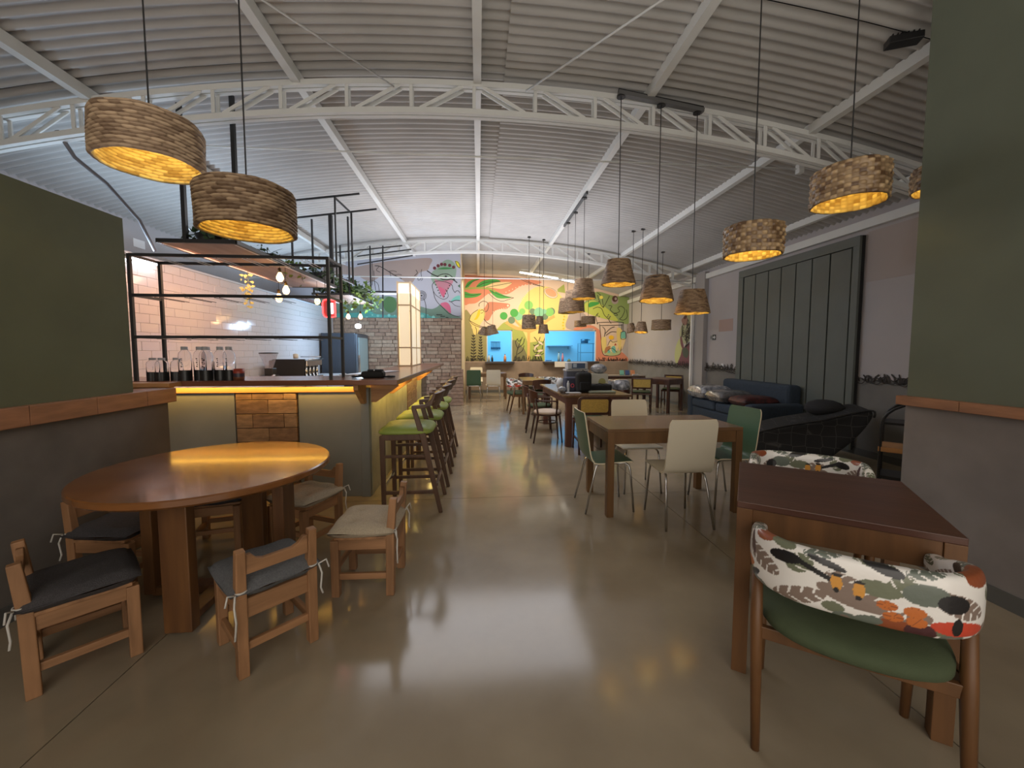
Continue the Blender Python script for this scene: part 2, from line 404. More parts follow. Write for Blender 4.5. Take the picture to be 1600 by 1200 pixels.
# grey boarded sliding door
m_door = M('grey_door_paint', (0.125,0.14,0.125), 0.55, noise=0.1, nscale=3)
seams = [7.306, 6.987, 6.662, 6.365, 6.052, 5.743, 5.43, 5.091]
d = struct(MB().bb((XR-0.05, 4.98, 0.05), (XR-0.004, 7.45, 2.92)).build('door_1', M('door_core', (0.015,0.015,0.015), 0.7)))
for i in range(7):
    MB().bb((XR-0.075, seams[i+1]+0.010, 0.08), (XR-0.05, seams[i]-0.010, 2.78)).build('board', m_door, d, bevel=0.003, seg=1)
MB().bb((XR-0.085, 4.98, 2.79), (XR-0.05, 7.45, 2.92)).build('top_rail', m_door, d, bevel=0.003)
MB().bb((XR-0.085, 7.32, 0.05), (XR-0.05, 7.45, 2.79)).build('stile', m_door, d, bevel=0.003)
MB().bb((XR-0.085, 4.98, 0.05), (XR-0.05, 5.075, 2.79)).build('stile', m_door, d, bevel=0.003)
# patch, exit sign, sockets on the right wall
MB().bb((XR-0.003, 7.70, 1.80), (XR, 8.17, 2.05)).build('paint_patch', M('pink_patch', (0.42,0.30,0.26), 0.8), wr)
MB().bb((XR-0.003, 4.2, 2.30), (XR, 4.95, 2.95)).build('paint_patch', M('beige_patch', (0.42,0.36,0.33), 0.8), wr)
sg = thing('exit_sign', 'small black exit sign with white arrow on the right wall', 'sign', (XR, 8.36, 1.69))
MB().bb((-0.006, -0.09, -0.06), (-0.001, 0.03, 0.06)).build('arrow_panel', M('sign_black', (0.01,0.01,0.01), 0.4), sg)
MB().bb((-0.006, 0.03, -0.06), (-0.001, 0.11, 0.06)).build('figure_panel', M('sign_grey', (0.35,0.36,0.36), 0.4), sg)
wht = M('sign_white', (0.85,0.85,0.85), 0.5)
MB().bb((-0.009, -0.055, -0.012), (-0.006, 0.015, 0.012)).add([(-0.009,-0.085,0),(-0.009,-0.035,0.045),(-0.009,-0.035,-0.045)], [(0,1,2)]).build('arrow', wht, sg)
MB().bb((-0.009, 0.045, -0.045), (-0.006, 0.055, 0.045)).bb((-0.009, 0.075, -0.03), (-0.006, 0.095, 0.035)).build('running_figure', M('sign_dark', (0.05,0.05,0.05), 0.5), sg)
for k, (yy, zz) in enumerate(((8.0, 1.07), (10.2, 1.05), (11.3, 1.05))):
    s_ = tag(MB().bb((XR-0.012, yy-0.035, zz-0.06), (XR, yy+0.035, zz+0.06)).build('wall_socket', M('socket_white', (0.8,0.8,0.82), 0.4), bevel=0.003),
        ('white socket plate between the white post and grey boarded door', 'white socket plate on the right wall just behind the white post', 'white socket plate on the right wall near the rear corner')[k], 'socket')
    MB().bb((XR-0.014, yy-0.02, zz-0.03), (XR-0.012, yy+0.02, zz+0.03)).build('insert', M('socket_grey', (0.5,0.5,0.52), 0.4), s_)
# ---------------------------------------------------------------- murals: flat paint on the walls
def P(name, c): return M('paint_'+name, c, 0.65)
def smooth_poly(pts, k=5, closed=True):
    n = len(pts); out = []
    for i in range(n if closed else n-1):
        p0 = pts[(i-1) % n] if closed else pts[max(i-1, 0)]; p1 = pts[i]; p2 = pts[(i+1) % n]; p3 = pts[(i+2) % n] if closed else pts[min(i+2, n-1)]
        for j in range(k):
            t = j/k; a = 0.5
            out.append(tuple(0.5*((2*p1[d])+(-p0[d]+p2[d])*t+(2*p0[d]-5*p1[d]+4*p2[d]-p3[d])*t*t+(-p0[d]+3*p1[d]-3*p2[d]+p3[d])*t**3) for d in (0, 1)))
    if not closed: out.append(pts[-1])
    return out
def clip(poly, ax, v, keep_less):
    out = []; n = len(poly)
    for i in range(n):
        a, b = poly[i], poly[(i+1) % n]
        ia = (a[ax] <= v) == keep_less or a[ax] == v; ib = (b[ax] <= v) == keep_less or b[ax] == v
        if ia: out.append(a)
        if ia != ib:
            t = (v-a[ax])/(b[ax]-a[ax]); out.append((a[0]+(b[0]-a[0])*t, a[1]+(b[1]-a[1])*t))
    return out
from mathutils.geometry import tessellate_polygon
class Mural:
    def __init__(s, plane, val, sign, regions, name, parent):
        s.plane, s.val, s.sign, s.reg, s.name, s.parent = plane, val, sign, regions, name, parent; s.mb = MB(); s.mats = []; s.layer = 1; s.cnt = 0
    def mi(s, m):
        if m not in s.mats: s.mats.append(m)
        return s.mats.index(m)
    def fill(s, poly, m, sm=True, hold=False):
        if sm: poly = smooth_poly(poly)
        for r in s.reg:
            q = clip(clip(poly, 0, r[0], False), 0, r[1], True)
            if len(q) > 2: q = clip(q, 1, r[2], False)
            if len(q) > 2: q = clip(q, 1, r[3], True)
            if len(q) < 3: continue
            s.cnt += 1; off = s.val+s.sign*(0.001+0.000015*s.cnt)
            vs = [((p[0], off, p[1]) if s.plane == 'y' else (off, p[0], p[1])) for p in q]
            tr = tessellate_polygon([[Vector((p[0], p[1], 0)) for p in q]])
            s.mb.add(vs, [tuple(t) for t in tr], s.mi(m))
        if not hold: s.layer += 1
    def line(s, pts, w, m, sm=True, hold=True, closed=False):
        w *= 1.5
        if sm and len(pts) > 2: pts = smooth_poly(pts, 4, closed)
        for i in range(len(pts)-1):
            a, b = pts[i], pts[i+1]; dx, dz = b[0]-a[0], b[1]-a[1]; L = math.hypot(dx, dz)
            if L < 1e-6: continue
            nx, nz = -dz/L*w/2, dx/L*w/2; ex, ez = dx/L*w*0.3, dz/L*w*0.3
            s.fill([(a[0]+nx-ex, a[1]+nz-ez), (a[0]-nx-ex, a[1]-nz-ez), (b[0]-nx+ex, b[1]-nz+ez), (b[0]+nx+ex, b[1]+nz+ez)], m, False, True)
        if not hold: s.layer += 1
    def disc(s, c, rx, rz, m, hold=False, rot=0):
        s.fill([(c[0]+rx*math.cos(2*PI*k/20)*math.cos(rot)-rz*math.sin(2*PI*k/20)*math.sin(rot), c[1]+rx*math.cos(2*PI*k/20)*math.sin(rot)+rz*math.sin(2*PI*k/20)*math.cos(rot)) for k in range(20)], m, False, hold)
    def done(s): return s.mb.build(s.name, s.mats, s.parent)
salmon = P('salmon', (0.66,0.24,0.14)); khaki = P('khaki', (0.30,0.27,0.11)); olive = P('olive', (0.36,0.40,0.09)); dolive = P('dark_olive', (0.19,0.18,0.08))
yellow = P('yellow', (0.78,0.60,0.20)); green = P('green', (0.06,0.34,0.06)); ltg = P('light_green', (0.22,0.52,0.13)); sea = P('seafoam', (0.22,0.50,0.30)); greyg = P('grey_green', (0.14,0.22,0.13))
cream = P('cream', (0.80,0.60,0.32)); ink = P('ink', (0.02,0.015,0.012)); orange = P('orange', (0.68,0.40,0.12)); gold = P('gold', (0.85,0.50,0.02)); brown = P('brown', (0.09,0.03,0.02))
mauve = P('mauve', (0.40,0.32,0.30)); lime = P('lime', (0.50,0.56,0.10)); moss = P('moss', (0.27,0.36,0.12)); teal = P('teal', (0.18,0.50,0.40)); pinkc = P('pink_cream', (0.80,0.60,0.48))
rust = P('rust', (0.52,0.20,0.12)); greyw = P('grey_cream', (0.46,0.42,0.40))
Sc = YB/625.0
mu = Mural('y', YB, -1, [(-0.45, H1[0], 1.05, 3.87), (H1[0], H1[2], zt, 3.87), (H1[2], H2[0], 1.05, 3.87), (H2[0], H2[2], zt, 3.87), (H2[2], 5.1, 1.05, 3.87)], 'mural', wback)
def A_(L): return [on_y(720+x/7.5, 420+y/7.5, YB) for x, y in L]
def B_(L): return [on_y(840+x/7.5, 420+y/7.5, YB) for x, y in L]
a1 = lambda x, y: A_([(x, y)])[0]
b1 = lambda x, y: B_([(x, y)])[0]
U = Sc/7.5
mu.fill(B_([(960,560),(1180,560),(1200,1100),(1060,1100),(980,900)]), greyw)
mu.fill(A_([(50,70),(210,80),(450,95),(700,110),(940,150),(880,185),(760,190),(680,215),(600,270),(530,300),(430,290),(330,290),(250,350),(180,400),(100,410),(40,400)]), salmon)
mu.fill(A_([(40,520),(110,535),(140,620),(130,700),(240,720),(310,730),(320,1110),(30,1110)]), khaki)
mu.fill(A_([(400,760),(430,700),(530,620),(640,690),(680,760),(780,860),(1000,870),(1000,1120),(600,1120),(600,760)]), olive)
mu.fill(A_([(600,1120),(600,850),(690,870),(760,960),(790,1060),(795,1120)]), dolive)
mu.disc(a1(960, 560), 300*U, 355*U, yellow)
mu.fill(A_([(680,770),(780,860),(990,860),(1000,1100),(800,1120),(795,1060)]), olive)
mu.fill(A_([(560,700),(640,690),(720,720),(780,860),(795,1060),(760,960),(680,870)]), olive)
mu.fill(A_([(330,390),(450,395),(560,410),(575,435),(540,470),(430,480),(370,530),(330,600),(280,600),(240,520),(290,440)]), rust)
for L in ([(50,220),(80,160),(150,125),(220,120),(150,150),(110,190),(90,215)], [(180,210),(240,150),(330,125),(420,125),(465,150),(380,165),(300,200),(230,215)],
          [(330,245),(420,270),(520,315),(600,335),(520,348),(440,345),(390,315)], [(45,270),(120,290),(240,290),(180,330),(45,338)]): mu.fill(A_(L), green, hold=True)
mu.layer += 1
mu.fill(A_([(280,215),(380,170),(480,155),(595,160),(560,200),(480,235),(380,225)]), cream, hold=True)
mu.line(A_([(50,235),(180,225),(330,235),(400,265)]), 14*U, olive, hold=False)
for L in ([(60,215),(120,160),(220,120)], [(190,210),(300,160),(465,150)], [(300,218),(450,190),(595,162)], [(350,255),(470,310),(620,340)], [(50,300),(150,310),(240,290)],
          [(330,290),(400,350),(480,380),(560,360),(620,340)], [(50,80),(260,95),(480,100),(700,112),(840,170),(980,215)], [(680,110),(760,150),(870,190),(960,205)]): mu.line(A_(L), 3.5*U, ink)
for k in range(9): mu.disc(a1(530+k*38 if k < 9 else 0, 275-95*math.sin(k/8*PI/2)), 6*U, 6*U, pinkc, True)
for k in range(8): mu.disc(a1(380+k*25, 505-45*math.sin(k/7*PI/2)), 6*U, 6*U, pinkc, True)
for k in range(10): mu.disc(a1(670+k*13, 440-k*19), 5*U, 6*U, pinkc, True)
mu.disc(a1(552, 432), 12*U, 12*U, pinkc, True)
mu.layer += 1
mu.fill(A_([(100,600),(130,530),(200,480),(260,470),(285,520),(270,590),(230,650),(210,720),(180,775),(150,760),(130,680)]), yellow)
mu.fill(A_([(220,470),(225,530),(190,590),(155,595),(180,560),(200,500)]), gold)
for L in ([(215,440),(215,410),(260,380),(310,395),(325,440),(310,490),(285,505)], [(100,605),(200,660),(290,690)], [(105,610),(140,650),(210,680),(240,690)], [(230,490),(255,480),(270,500)], [(235,520),(260,515)], [(100,600),(130,530),(200,480)], [(270,590),(320,640),(380,660)], [(170,680),(185,720),(180,775)]): mu.line(A_(L), 4*U, ink)
# tree
mu.line(A_([(795,540),(795,800),(793,1085)]), 22*U, orange, False); mu.line(A_([(540,630),(640,690),(730,710),(790,730)]), 26*U, orange); mu.line(A_([(620,580),(680,650),(780,720)]), 16*U, orange)
mu.line(A_([(800,740),(900,690),(1020,600),(1090,560)]), 22*U, orange, hold=False)
for x, y, r, m in ((595,602,42,greyg),(840,500,36,greyg),(985,560,40,greyg),(677,555,50,sea),(915,510,58,sea),(1060,500,45,greyg),(503,552,45,green),(625,517,48,green),(720,500,37,ltg),(795,427,52,ltg),(1040,508,50,ltg),(975,500,30,sea)):
    mu.disc(a1(x, y), r*U, r*U, m)
# ink plants
def sprig(x, y0, y1, w, n=9, conv=A_):
    mu.line(conv([(x, y1), (x+4, (y0+y1)/2), (x, y0)]), 4*U, ink)
    for k in range(n):
        y = y0+(y1-y0)*(k+0.6)/n; ww = w*(0.5+0.5*k/n)
        for s in (-1, 1): mu.fill(conv([(x, y), (x+s*ww*0.6, y-16), (x+s*ww, y-14), (x+s*ww*0.5, y+2)]), ink, True, True)
sprig(148, 770, 1080, 42); sprig(232, 790, 1075, 36)
for L in ([(655,1060),(660,960),(720,800)], [(670,940),(640,860),(670,820)], [(680,920),(730,880),(745,820)], [(665,1000),(720,960),(740,900)], [(660,820),(680,850),(700,830)],
          [(865,1030),(900,960),(850,890)], [(880,1030),(940,980),(960,900)], [(860,900),(900,880),(930,800)], [(905,900),(960,870),(985,800)], [(900,850),(860,800)], [(850,950),(870,980),(960,960)], [(870,1000),(930,1010),(970,990)]): mu.line(A_(L), 5*U, ink)
for c in ((890,905,30,10,0.5),(935,870,34,11,-0.6),(930,960,36,12,0.2),(905,1015,38,10,0),(870,930,26,9,1.2)): mu.disc(a1(c[0], c[1]), c[2]*U, c[3]*U, pinkc, True, c[4])
# right part
mu.layer += 1
mu.fill(B_([(232,240),(310,180),(325,285),(235,270)]), olive, False)
mu.fill(B_([(330,480),(430,470),(560,380),(690,270),(900,320),(1150,350),(1110,560),(1080,650),(930,620),(850,600),(700,560),(560,510),(450,490),(350,520)]), moss)
mu.fill(B_([(545,420),(640,370),(720,400),(830,480),(940,600),(850,600),(690,560),(560,505)]), lime)
mu.fill(B_([(345,700),(360,560),(420,500),(500,500),(560,540),(610,640),(640,720)]), mauve)
mu.fill(B_([(440,690),(600,660),(690,690),(740,760),(760,980),(820,1020),(960,975),(1030,1015),(1065,1110),(680,1110),(680,720),(450,722)]), salmon)
mu.disc(b1(155, 285), 85*U, 55*U, ink, False, -0.45); mu.disc(b1(155, 285), 82*U, 52*U, pinkc, False, -0.45); mu.disc(b1(155, 280), 72*U, 42*U, P('peach', (0.72,0.34,0.18)), False, -0.45)
for k in range(7): mu.disc(b1(305+8*math.sin(k), 490+k*35), 11*U, 11*U, gold, True)
for k in range(14): mu.disc(b1(345+k*18, 515-45*math.sin(k/13*PI)), 4*U, 4*U, pinkc, True)
mu.layer += 1
mu.disc(b1(905, 375), 42*U, 40*U, mauve); mu.disc(b1(905, 352), 34*U, 36*U, brown); mu.disc(b1(915, 352), 14*U, 18*U, mauve)
for L in ([(830,430),(870,440),(850,480),(900,520),(960,500),(940,460),(980,440),(1020,480),(990,560),(960,590),(1010,600),(1050,560),(1040,480)], [(890,530),(920,525),(935,545),(900,545)], [(1070,380),(1090,440),(1085,500)], [(1100,380),(1130,370)],
          [(700,310),(740,420),(770,455)], [(700,280),(750,330),(770,455)], [(840,320),(800,400),(770,455)], [(620,420),(690,410),(720,380)], [(650,470),(700,450),(750,470),(780,540),(830,590)],
          [(725,650),(740,800),(760,985),(820,1018),(940,1010),(975,950),(985,650)], [(700,650),(720,630),(980,625),(1000,650),(1000,740)], [(725,665),(990,660)], [(780,800),(790,720),(760,680)], [(790,760),(850,700),(900,680)], [(800,780),(860,740),(920,740)], [(860,640),(830,590),(850,560)], [(700,640),(680,560),(710,520)]):
    mu.line(B_(L), 4.5*U, ink)
mu.fill(B_([(610,395),(700,390),(720,410),(650,440),(600,450)]), green); mu.disc(b1(745, 335), 22*U, 20*U, P('sun_yellow', (0.85,0.72,0.12)))
for c in ((700,545),(720,560),(830,540),(850,560),(840,580),(820,560)): mu.disc(b1(*c), 9*U, 9*U, dolive, True)
mu.layer += 1
mu.fill(B_([(745,820),(800,810),(800,950),(765,985)]), yellow, hold=True); mu.fill(B_([(930,700),(985,720),(980,900),(960,960),(930,850)]), yellow, hold=True); mu.fill(B_([(985,820),(1030,820),(985,950)]), cream)
mu.fill(B_([(770,960),(960,960),(940,1008),(820,1015)]), P('jar_green', (0.45,0.52,0.25)))
mu.fill(B_([(820,900),(860,850),(930,850),(945,920),(900,980),(840,960)]), cream); mu.disc(b1(862, 805), 32*U, 25*U, gold); mu.fill(B_([(785,960),(800,920),(850,905),(840,950),(790,990)]), P('skin_brown', (0.45,0.20,0.08)))
mu.fill(B_([(865,920),(900,905),(915,950),(905,990),(870,970)]), teal); mu.disc(b1(835, 970), 18*U, 20*U, teal); mu.fill(B_([(895,900),(910,870),(925,895)]), P('red', (0.4,0.04,0.02)), False)
mu.fill(B_([(975,745),(1025,735),(1030,815),(975,818)]), teal, False)
for L in ([(820,900),(850,840),(880,860),(930,850)], [(820,960),(870,930),(930,980)], [(975,745),(1025,735),(1032,815),(975,820),(975,745)]): mu.line(B_(L), 4*U, ink)
# scribbled grass along the wainscot
def grass(mur, x0, x1, z, dens, h, m, seed):
    rr = random.Random(seed); x = x0
    while (x < x1):
        hh = h*rr.uniform(0.4, 1.3); dx = rr.uniform(-0.06, 0.06)
        mur.line([(x, z-0.03), (x+dx*0.3, z+hh*0.5), (x+dx, z+hh)], 0.012, m, False)
        if rr.random() < 0.35:
            r = rr.uniform(0.02, 0.045); mur.line([(x+r*math.cos(t), z+r*math.sin(t)) for t in (0, 1.2, 2.4, 3.6, 4.8, 6.0)], 0.009, m)
        x += dens*rr.uniform(0.5, 1.5)
mu.layer += 1
grass(mu, -0.42, H1[0]-0.02, 1.06, 0.035, 0.14, ink, 1); grass(mu, H1[2]+0.05, H2[0]-0.05, 1.06, 0.035, 0.14, ink, 2); grass(mu, H2[2]+0.05, 5.05, 1.06, 0.04, 0.10, ink, 4)
mu.done()
# gable mural with the painted face
YG = 10.42
mg = Mural('y', YG, -1, [(-4.95, -0.45, 2.23, 3.9)], 'mural', wm1)
def C_(L): return [on_y(560+x/8.889, 395+y/8.889, YG) for x, y in L]
c1 = lambda x, y: C_([(x, y)])[0]
U = YG/625/8.889
pgreen = P('sage', (0.24,0.33,0.24)); taupe = P('taupe', (0.36,0.27,0.23)); aqua = P('aqua', (0.10,0.38,0.32)); hot = P('hot_pink', (0.60,0.12,0.20)); dkred = P('dark_red', (0.13,0.02,0.03)); rose = P('rose', (0.48,0.20,0.24))
mg.fill(C_([(-400,120),(-100,200),(0,190),(300,130),(600,100),(1000,75),(990,180),(960,240),(860,270),(800,340),(760,400),(720,425),(660,410),(600,370),(520,330),(420,310),(330,320),(240,370),(180,400),(80,370),(0,330),(-200,300),(-500,320)]), taupe)
mg.fill(C_([(-500,600),(200,620),(400,600),(560,640),(850,740),(1000,780),(1080,760),(1150,720),(1250,800),(1300,860),(1340,930),(-500,930)]), P('dull_green', (0.16,0.24,0.17)))
mg.fill(C_([(-600,860),(0,830),(160,800),(250,850),(600,870),(860,830),(1000,880),(1060,930),(-600,930)]), aqua)
mg.disc(c1(440, 720), 90*U, 110*U, P('bush_green', (0.07,0.16,0.05)))
for k in range(14): mg.disc(c1(40+k*77, 880+20*math.sin(k*2)), (14+8*math.sin(k*3))*U, (14+8*math.sin(k*3))*U, P('mint', (0.25,0.60,0.50)), True)
mg.layer += 1
mg.fill(C_([(1005,340),(1030,260),(1060,240),(1130,170),(1180,120),(1240,95),(1310,120),(1350,180),(1360,260),(1340,350),(1290,440),(1230,540),(1180,560),(1100,480),(1040,420)]), pgreen)
mg.fill(C_([(1060,375),(1150,390),(1310,380),(1290,450),(1230,530),(1190,600),(1160,600),(1110,500)]), rose)
mg.fill(C_([(1110,480),(1160,485),(1210,530),(1190,610),(1175,620)]), hot)
mg.fill(C_([(1100,225),(1200,200),(1320,220),(1200,230)]), P('brow_green', (0.05,0.22,0.06)))
for x, y in ((1058,213),(1107,180),(1155,160),(1202,163),(1268,175),(1322,200)): mg.disc(c1(x, y), 22*U, 22*U, dkred, True)
mg.layer += 1
mg.fill(C_([(1100,330),(1160,300),(1220,295),(1280,320),(1320,370),(1240,370),(1180,375),(1130,350)]), P('eye_green', (0.33,0.42,0.30)))
mg.disc(c1(1215, 332), 38*U, 30*U, pgreen); mg.disc(c1(1215, 330), 16*U, 14*U, ink)
mg.fill(C_([(1140,715),(1180,690),(1230,690),(1270,730),(1285,800),(1278,840),(1220,790)]), hot)
mg.fill(C_([(1285,670),(1330,620),(1380,595),(1410,600),(1410,650),(1350,660)]), teal); mg.fill(C_([(1345,120),(1375,115),(1405,150),(1408,210),(1370,180)]), P('bright_yellow', (0.75,0.62,0.03)))
mg.fill(C_([(1380,460),(1412,435),(1412,490)]), P('deep_green', (0.04,0.12,0.06)), False)
for L, w in (([(955,250),(1030,300),(1090,325),(1160,365),(1230,375),(1300,365),(1370,415)], 9), ([(1100,325),(1160,300),(1230,295),(1290,325),(1340,380)], 7), ([(1060,400),(1130,390),(1230,410),(1300,450),(1310,500),(1340,550),(1360,530),(1390,530),(1410,560)], 5),
    ([(1060,400),(1025,450),(1040,530),(1060,620),(1100,690),(1160,750),(1240,830),(1300,860),(1360,880),(1420,880)], 5), ([(1040,530),(1080,590),(1160,640),(1210,640),(1245,610),(1240,560),(1210,510)], 4), ([(1260,670),(1290,680),(1350,660),(1412,665)], 6), ([(1290,680),(1340,730),(1412,750)], 4),
    ([(910,640),(930,700),(940,780),(938,925)], 5), ([(1345,120),(1380,130),(1408,170),(1408,210),(1370,180),(1345,120)], 5),
    ([(230,180),(300,190),(420,260),(500,310),(600,360)], 6), ([(420,260),(480,250),(530,265)], 4), ([(500,310),(560,300),(600,310)], 4), ([(440,280),(450,330)], 4), ([(290,190),(250,240),(300,270)], 4), ([(880,230),(870,280),(875,330),(860,370),(830,380),(830,345),(875,340),(890,370),(870,385)], 4),
    ([(190,130),(200,300),(190,450)], 4), ([(215,250),(225,400),(240,520)], 4), ([(110,420),(200,390),(270,430),(290,530)], 4), ([(780,320),(820,280),(800,240)], 5)): mg.line(C_(L), w*U, ink)
for k in range(5): mg.disc(c1(1075+k*16, 445+k*38), 8*U, 8*U, ink, True); mg.disc(c1(1265-k*18, 455+k*38), 8*U, 8*U, ink, True)
for r in (30, 45, 62): mg.line([(c1(878, 595)[0]+r*U*math.cos(t), c1(878, 595)[1]+r*U*math.sin(t)) for t in [i*0.6 for i in range(12)]], 4*U, ink)
mg.disc(c1(878, 595), 12*U, 12*U, ink, True)
# small painted signature strokes
for (x, y, n) in ((1085, 858, 9), (1140, 880, 7), (1215, 897, 4)):
    for k in range(n): mg.line(C_([(x+k*9, y), (x+k*9+6, y+5)]), 5*U, ink, False)
mg.done()
# painted bouquet figure on the right wall near the white post, grass border along it
mr_ = Mural('x', XR, -1, [(4.0, 4.97, 0.9, 3.1), (7.46, 13.3, 0.9, 3.1)], 'mural', wr)
def D_(L): return [on_x(980+x/7.0615, 430+y/7.0588, XR) for x, y in L]
mr_.fill(D_([(575,640),(600,560),(640,450),(770,440),(775,740),(700,720),(640,760),(590,700)]), P('pale_sage', (0.36,0.38,0.24)))
mr_.fill(D_([(525,860),(545,760),(590,690),(620,760),(600,880),(555,975),(530,950)]), P('pale_lime', (0.48,0.50,0.22)))
mr_.fill(D_([(555,985),(590,880),(610,800),(640,790),(690,750),(730,735),(765,780),(768,1000),(620,1000)]), P('plum', (0.17,0.06,0.075)))
mr_.fill(D_([(585,690),(600,680),(625,790),(610,810),(590,760)]), MATS['paint_plum'])
mr_.fill(D_([(610,820),(650,800),(680,850),(660,910),(620,890)]), P('slate_green', (0.07,0.085,0.06)))
mr_.fill(D_([(600,490),(640,460),(670,480),(660,540),(620,550)]), P('dusty_rose', (0.28,0.15,0.13)))
mr_.fill(D_([(620,470),(640,442),(660,445),(655,470),(635,485)]), brown)
rr = random.Random(5)
for k in range(34):
    x, y = rr.uniform(620, 760), rr.uniform(520, 720); y0_, z0_ = D_([(x, y)])[0]; r = rr.uniform(0.03, 0.07)
    mr_.line([(y0_+r*math.cos(t)*rr.uniform(0.6, 1.3), z0_+r*math.sin(t)*1.5) for t in (0, 1.5, 3, 4.5, 6)], 0.012, ink)
mr_.disc(D_([(690, 600)])[0], 0.06, 0.07, ink)
for L in ([(640,790),(660,760),(655,730)], [(650,790),(690,740)], [(610,560),(605,680)]): mr_.line(D_(L), 0.02, ink)
grass(mr_, 4.0, 4.97, 1.03, 0.06, 0.06, ink, 6); grass(mr_, 7.47, 13.2, 1.04, 0.05, 0.08, ink, 7)
for y0s, y1s, sd in ((4.0, 4.95, 8), (7.5, 13.2, 9)):
    rr = random.Random(sd); yy = y0s
    while yy < y1s:
        r = rr.uniform(0.02, 0.05); zc_ = 1.02+rr.uniform(-0.025, 0.02)
        mr_.line([(yy+1.5*r*math.cos(t), zc_+r*math.sin(t)) for t in (0, 1.1, 2.2, 3.3, 4.4, 5.5)]+[(yy+0.09, zc_)], 0.008, ink); yy += rr.uniform(0.05, 0.12)
mr_.done()
# ---------------------------------------------------------------- furniture materials
m_rust = wood('rustic_wood_z', (0.40,0.205,0.095), (0.20,0.10,0.045), 'z', 0.55, 4)
m_rusx = wood('rustic_wood_x', (0.40,0.205,0.095), (0.20,0.10,0.045), 'x', 0.55, 4)
m_rusy = wood('rustic_wood_y', (0.40,0.205,0.095), (0.20,0.10,0.045), 'y', 0.55, 4)
m_cgrey = M('charcoal_linen', (0.075,0.07,0.075), 0.95, noise=0.3, nscale=120, bump=0.5, bscale=260)
m_cblue = M('slate_linen', (0.15,0.155,0.165), 0.95, noise=0.3, nscale=120, bump=0.5, bscale=260)
m_cbeig = M('beige_linen', (0.50,0.42,0.31), 0.95, noise=0.2, nscale=120, bump=0.4, bscale=260)
m_tie = M('white_tie', (0.6,0.58,0.54), 0.9)
m_rt = wood('round_table_wood', (0.25,0.10,0.03), (0.15,0.058,0.018), 'x', 0.2, 2.2, 0.3)
m_rtl = wood('round_table_leg', (0.17,0.075,0.025), (0.09,0.038,0.015), 'z', 0.4, 3)
m_tbl = wood('walnut_top', (0.11,0.045,0.028), (0.075,0.03,0.02), 'x', 0.34, 3)
m_tbf = wood('walnut_frame', (0.19,0.085,0.03), (0.11,0.05,0.018), 'z', 0.45, 3)
m_oak = wood('oak_top', (0.20,0.115,0.055), (0.145,0.078,0.038), 'x', 0.26, 2.5)
m_oakf = wood('oak_frame', (0.18,0.09,0.032), (0.12,0.058,0.02), 'z', 0.4, 3)
m_stool = wood('stool_walnut', (0.12,0.06,0.032), (0.07,0.034,0.018), 'z', 0.4, 4)
m_lime = M('lime_vinyl', (0.28,0.36,0.07), 0.5, noise=0.08, nscale=6)
m_seatg = M('forest_green_fabric', (0.068,0.092,0.045), 0.85, noise=0.1, nscale=20, bump=0.2, bscale=250)
m_chrome = M('chrome', (0.62,0.62,0.62), 0.2, 1.0)
m_shellw = M('cream_laminate', (0.72,0.66,0.52), 0.4); m_shellg = M('green_laminate', (0.065,0.14,0.085), 0.4); m_edge = M('pale_ply_edge', (0.70,0.62,0.45), 0.5)
m_cane = M('yellow_cane', (0.62,0.42,0.10), 0.7, noise=0.25, nscale=60)
m_dark = wood('dark_bentwood', (0.085,0.035,0.022), (0.05,0.02,0.013), 'z', 0.3, 4)
m_cream = M('cream_seat', (0.62,0.50,0.40), 0.7)
m_yel = M('mustard_vinyl', (0.55,0.42,0.10), 0.5)

def cushion(w, d, h, z, name, m, parent, tuft=False, n=14):
    if tuft: n = 26
    mb = MB(); vs = []
    for s in (1, -1):
        for j in range(n+1):
            for i in range(n+1):
                u, v = 2*i/n-1, 2*j/n-1
                e = max(0, 1-abs(u)**5)*max(0, 1-abs(v)**5)
                t = 0
                if tuft and s > 0:
                    for a in (-0.45, 0.45):
                        for b in (-0.45, 0.45): t += 0.62*math.exp(-((u-a)**2+(v-b)**2)*34)
                x = u*w/2*(1-0.03*v*v); y = v*d/2*(1-0.03*u*u)
                vs.append((x, y, z+h/2+s*h/2*(e**0.5)*(1-t) + 0.003*math.sin(7*u+3*v)*s))
    N = n+1
    fs = [(j*N+i, j*N+i+1, (j+1)*N+i+1, (j+1)*N+i) for j in range(n) for i in range(n)]
    fs2 = [tuple(N*N+k for k in f[::-1]) for f in fs]
    mb.add(vs, fs+fs2)
    return mb.build(name, m, parent, smooth=True)

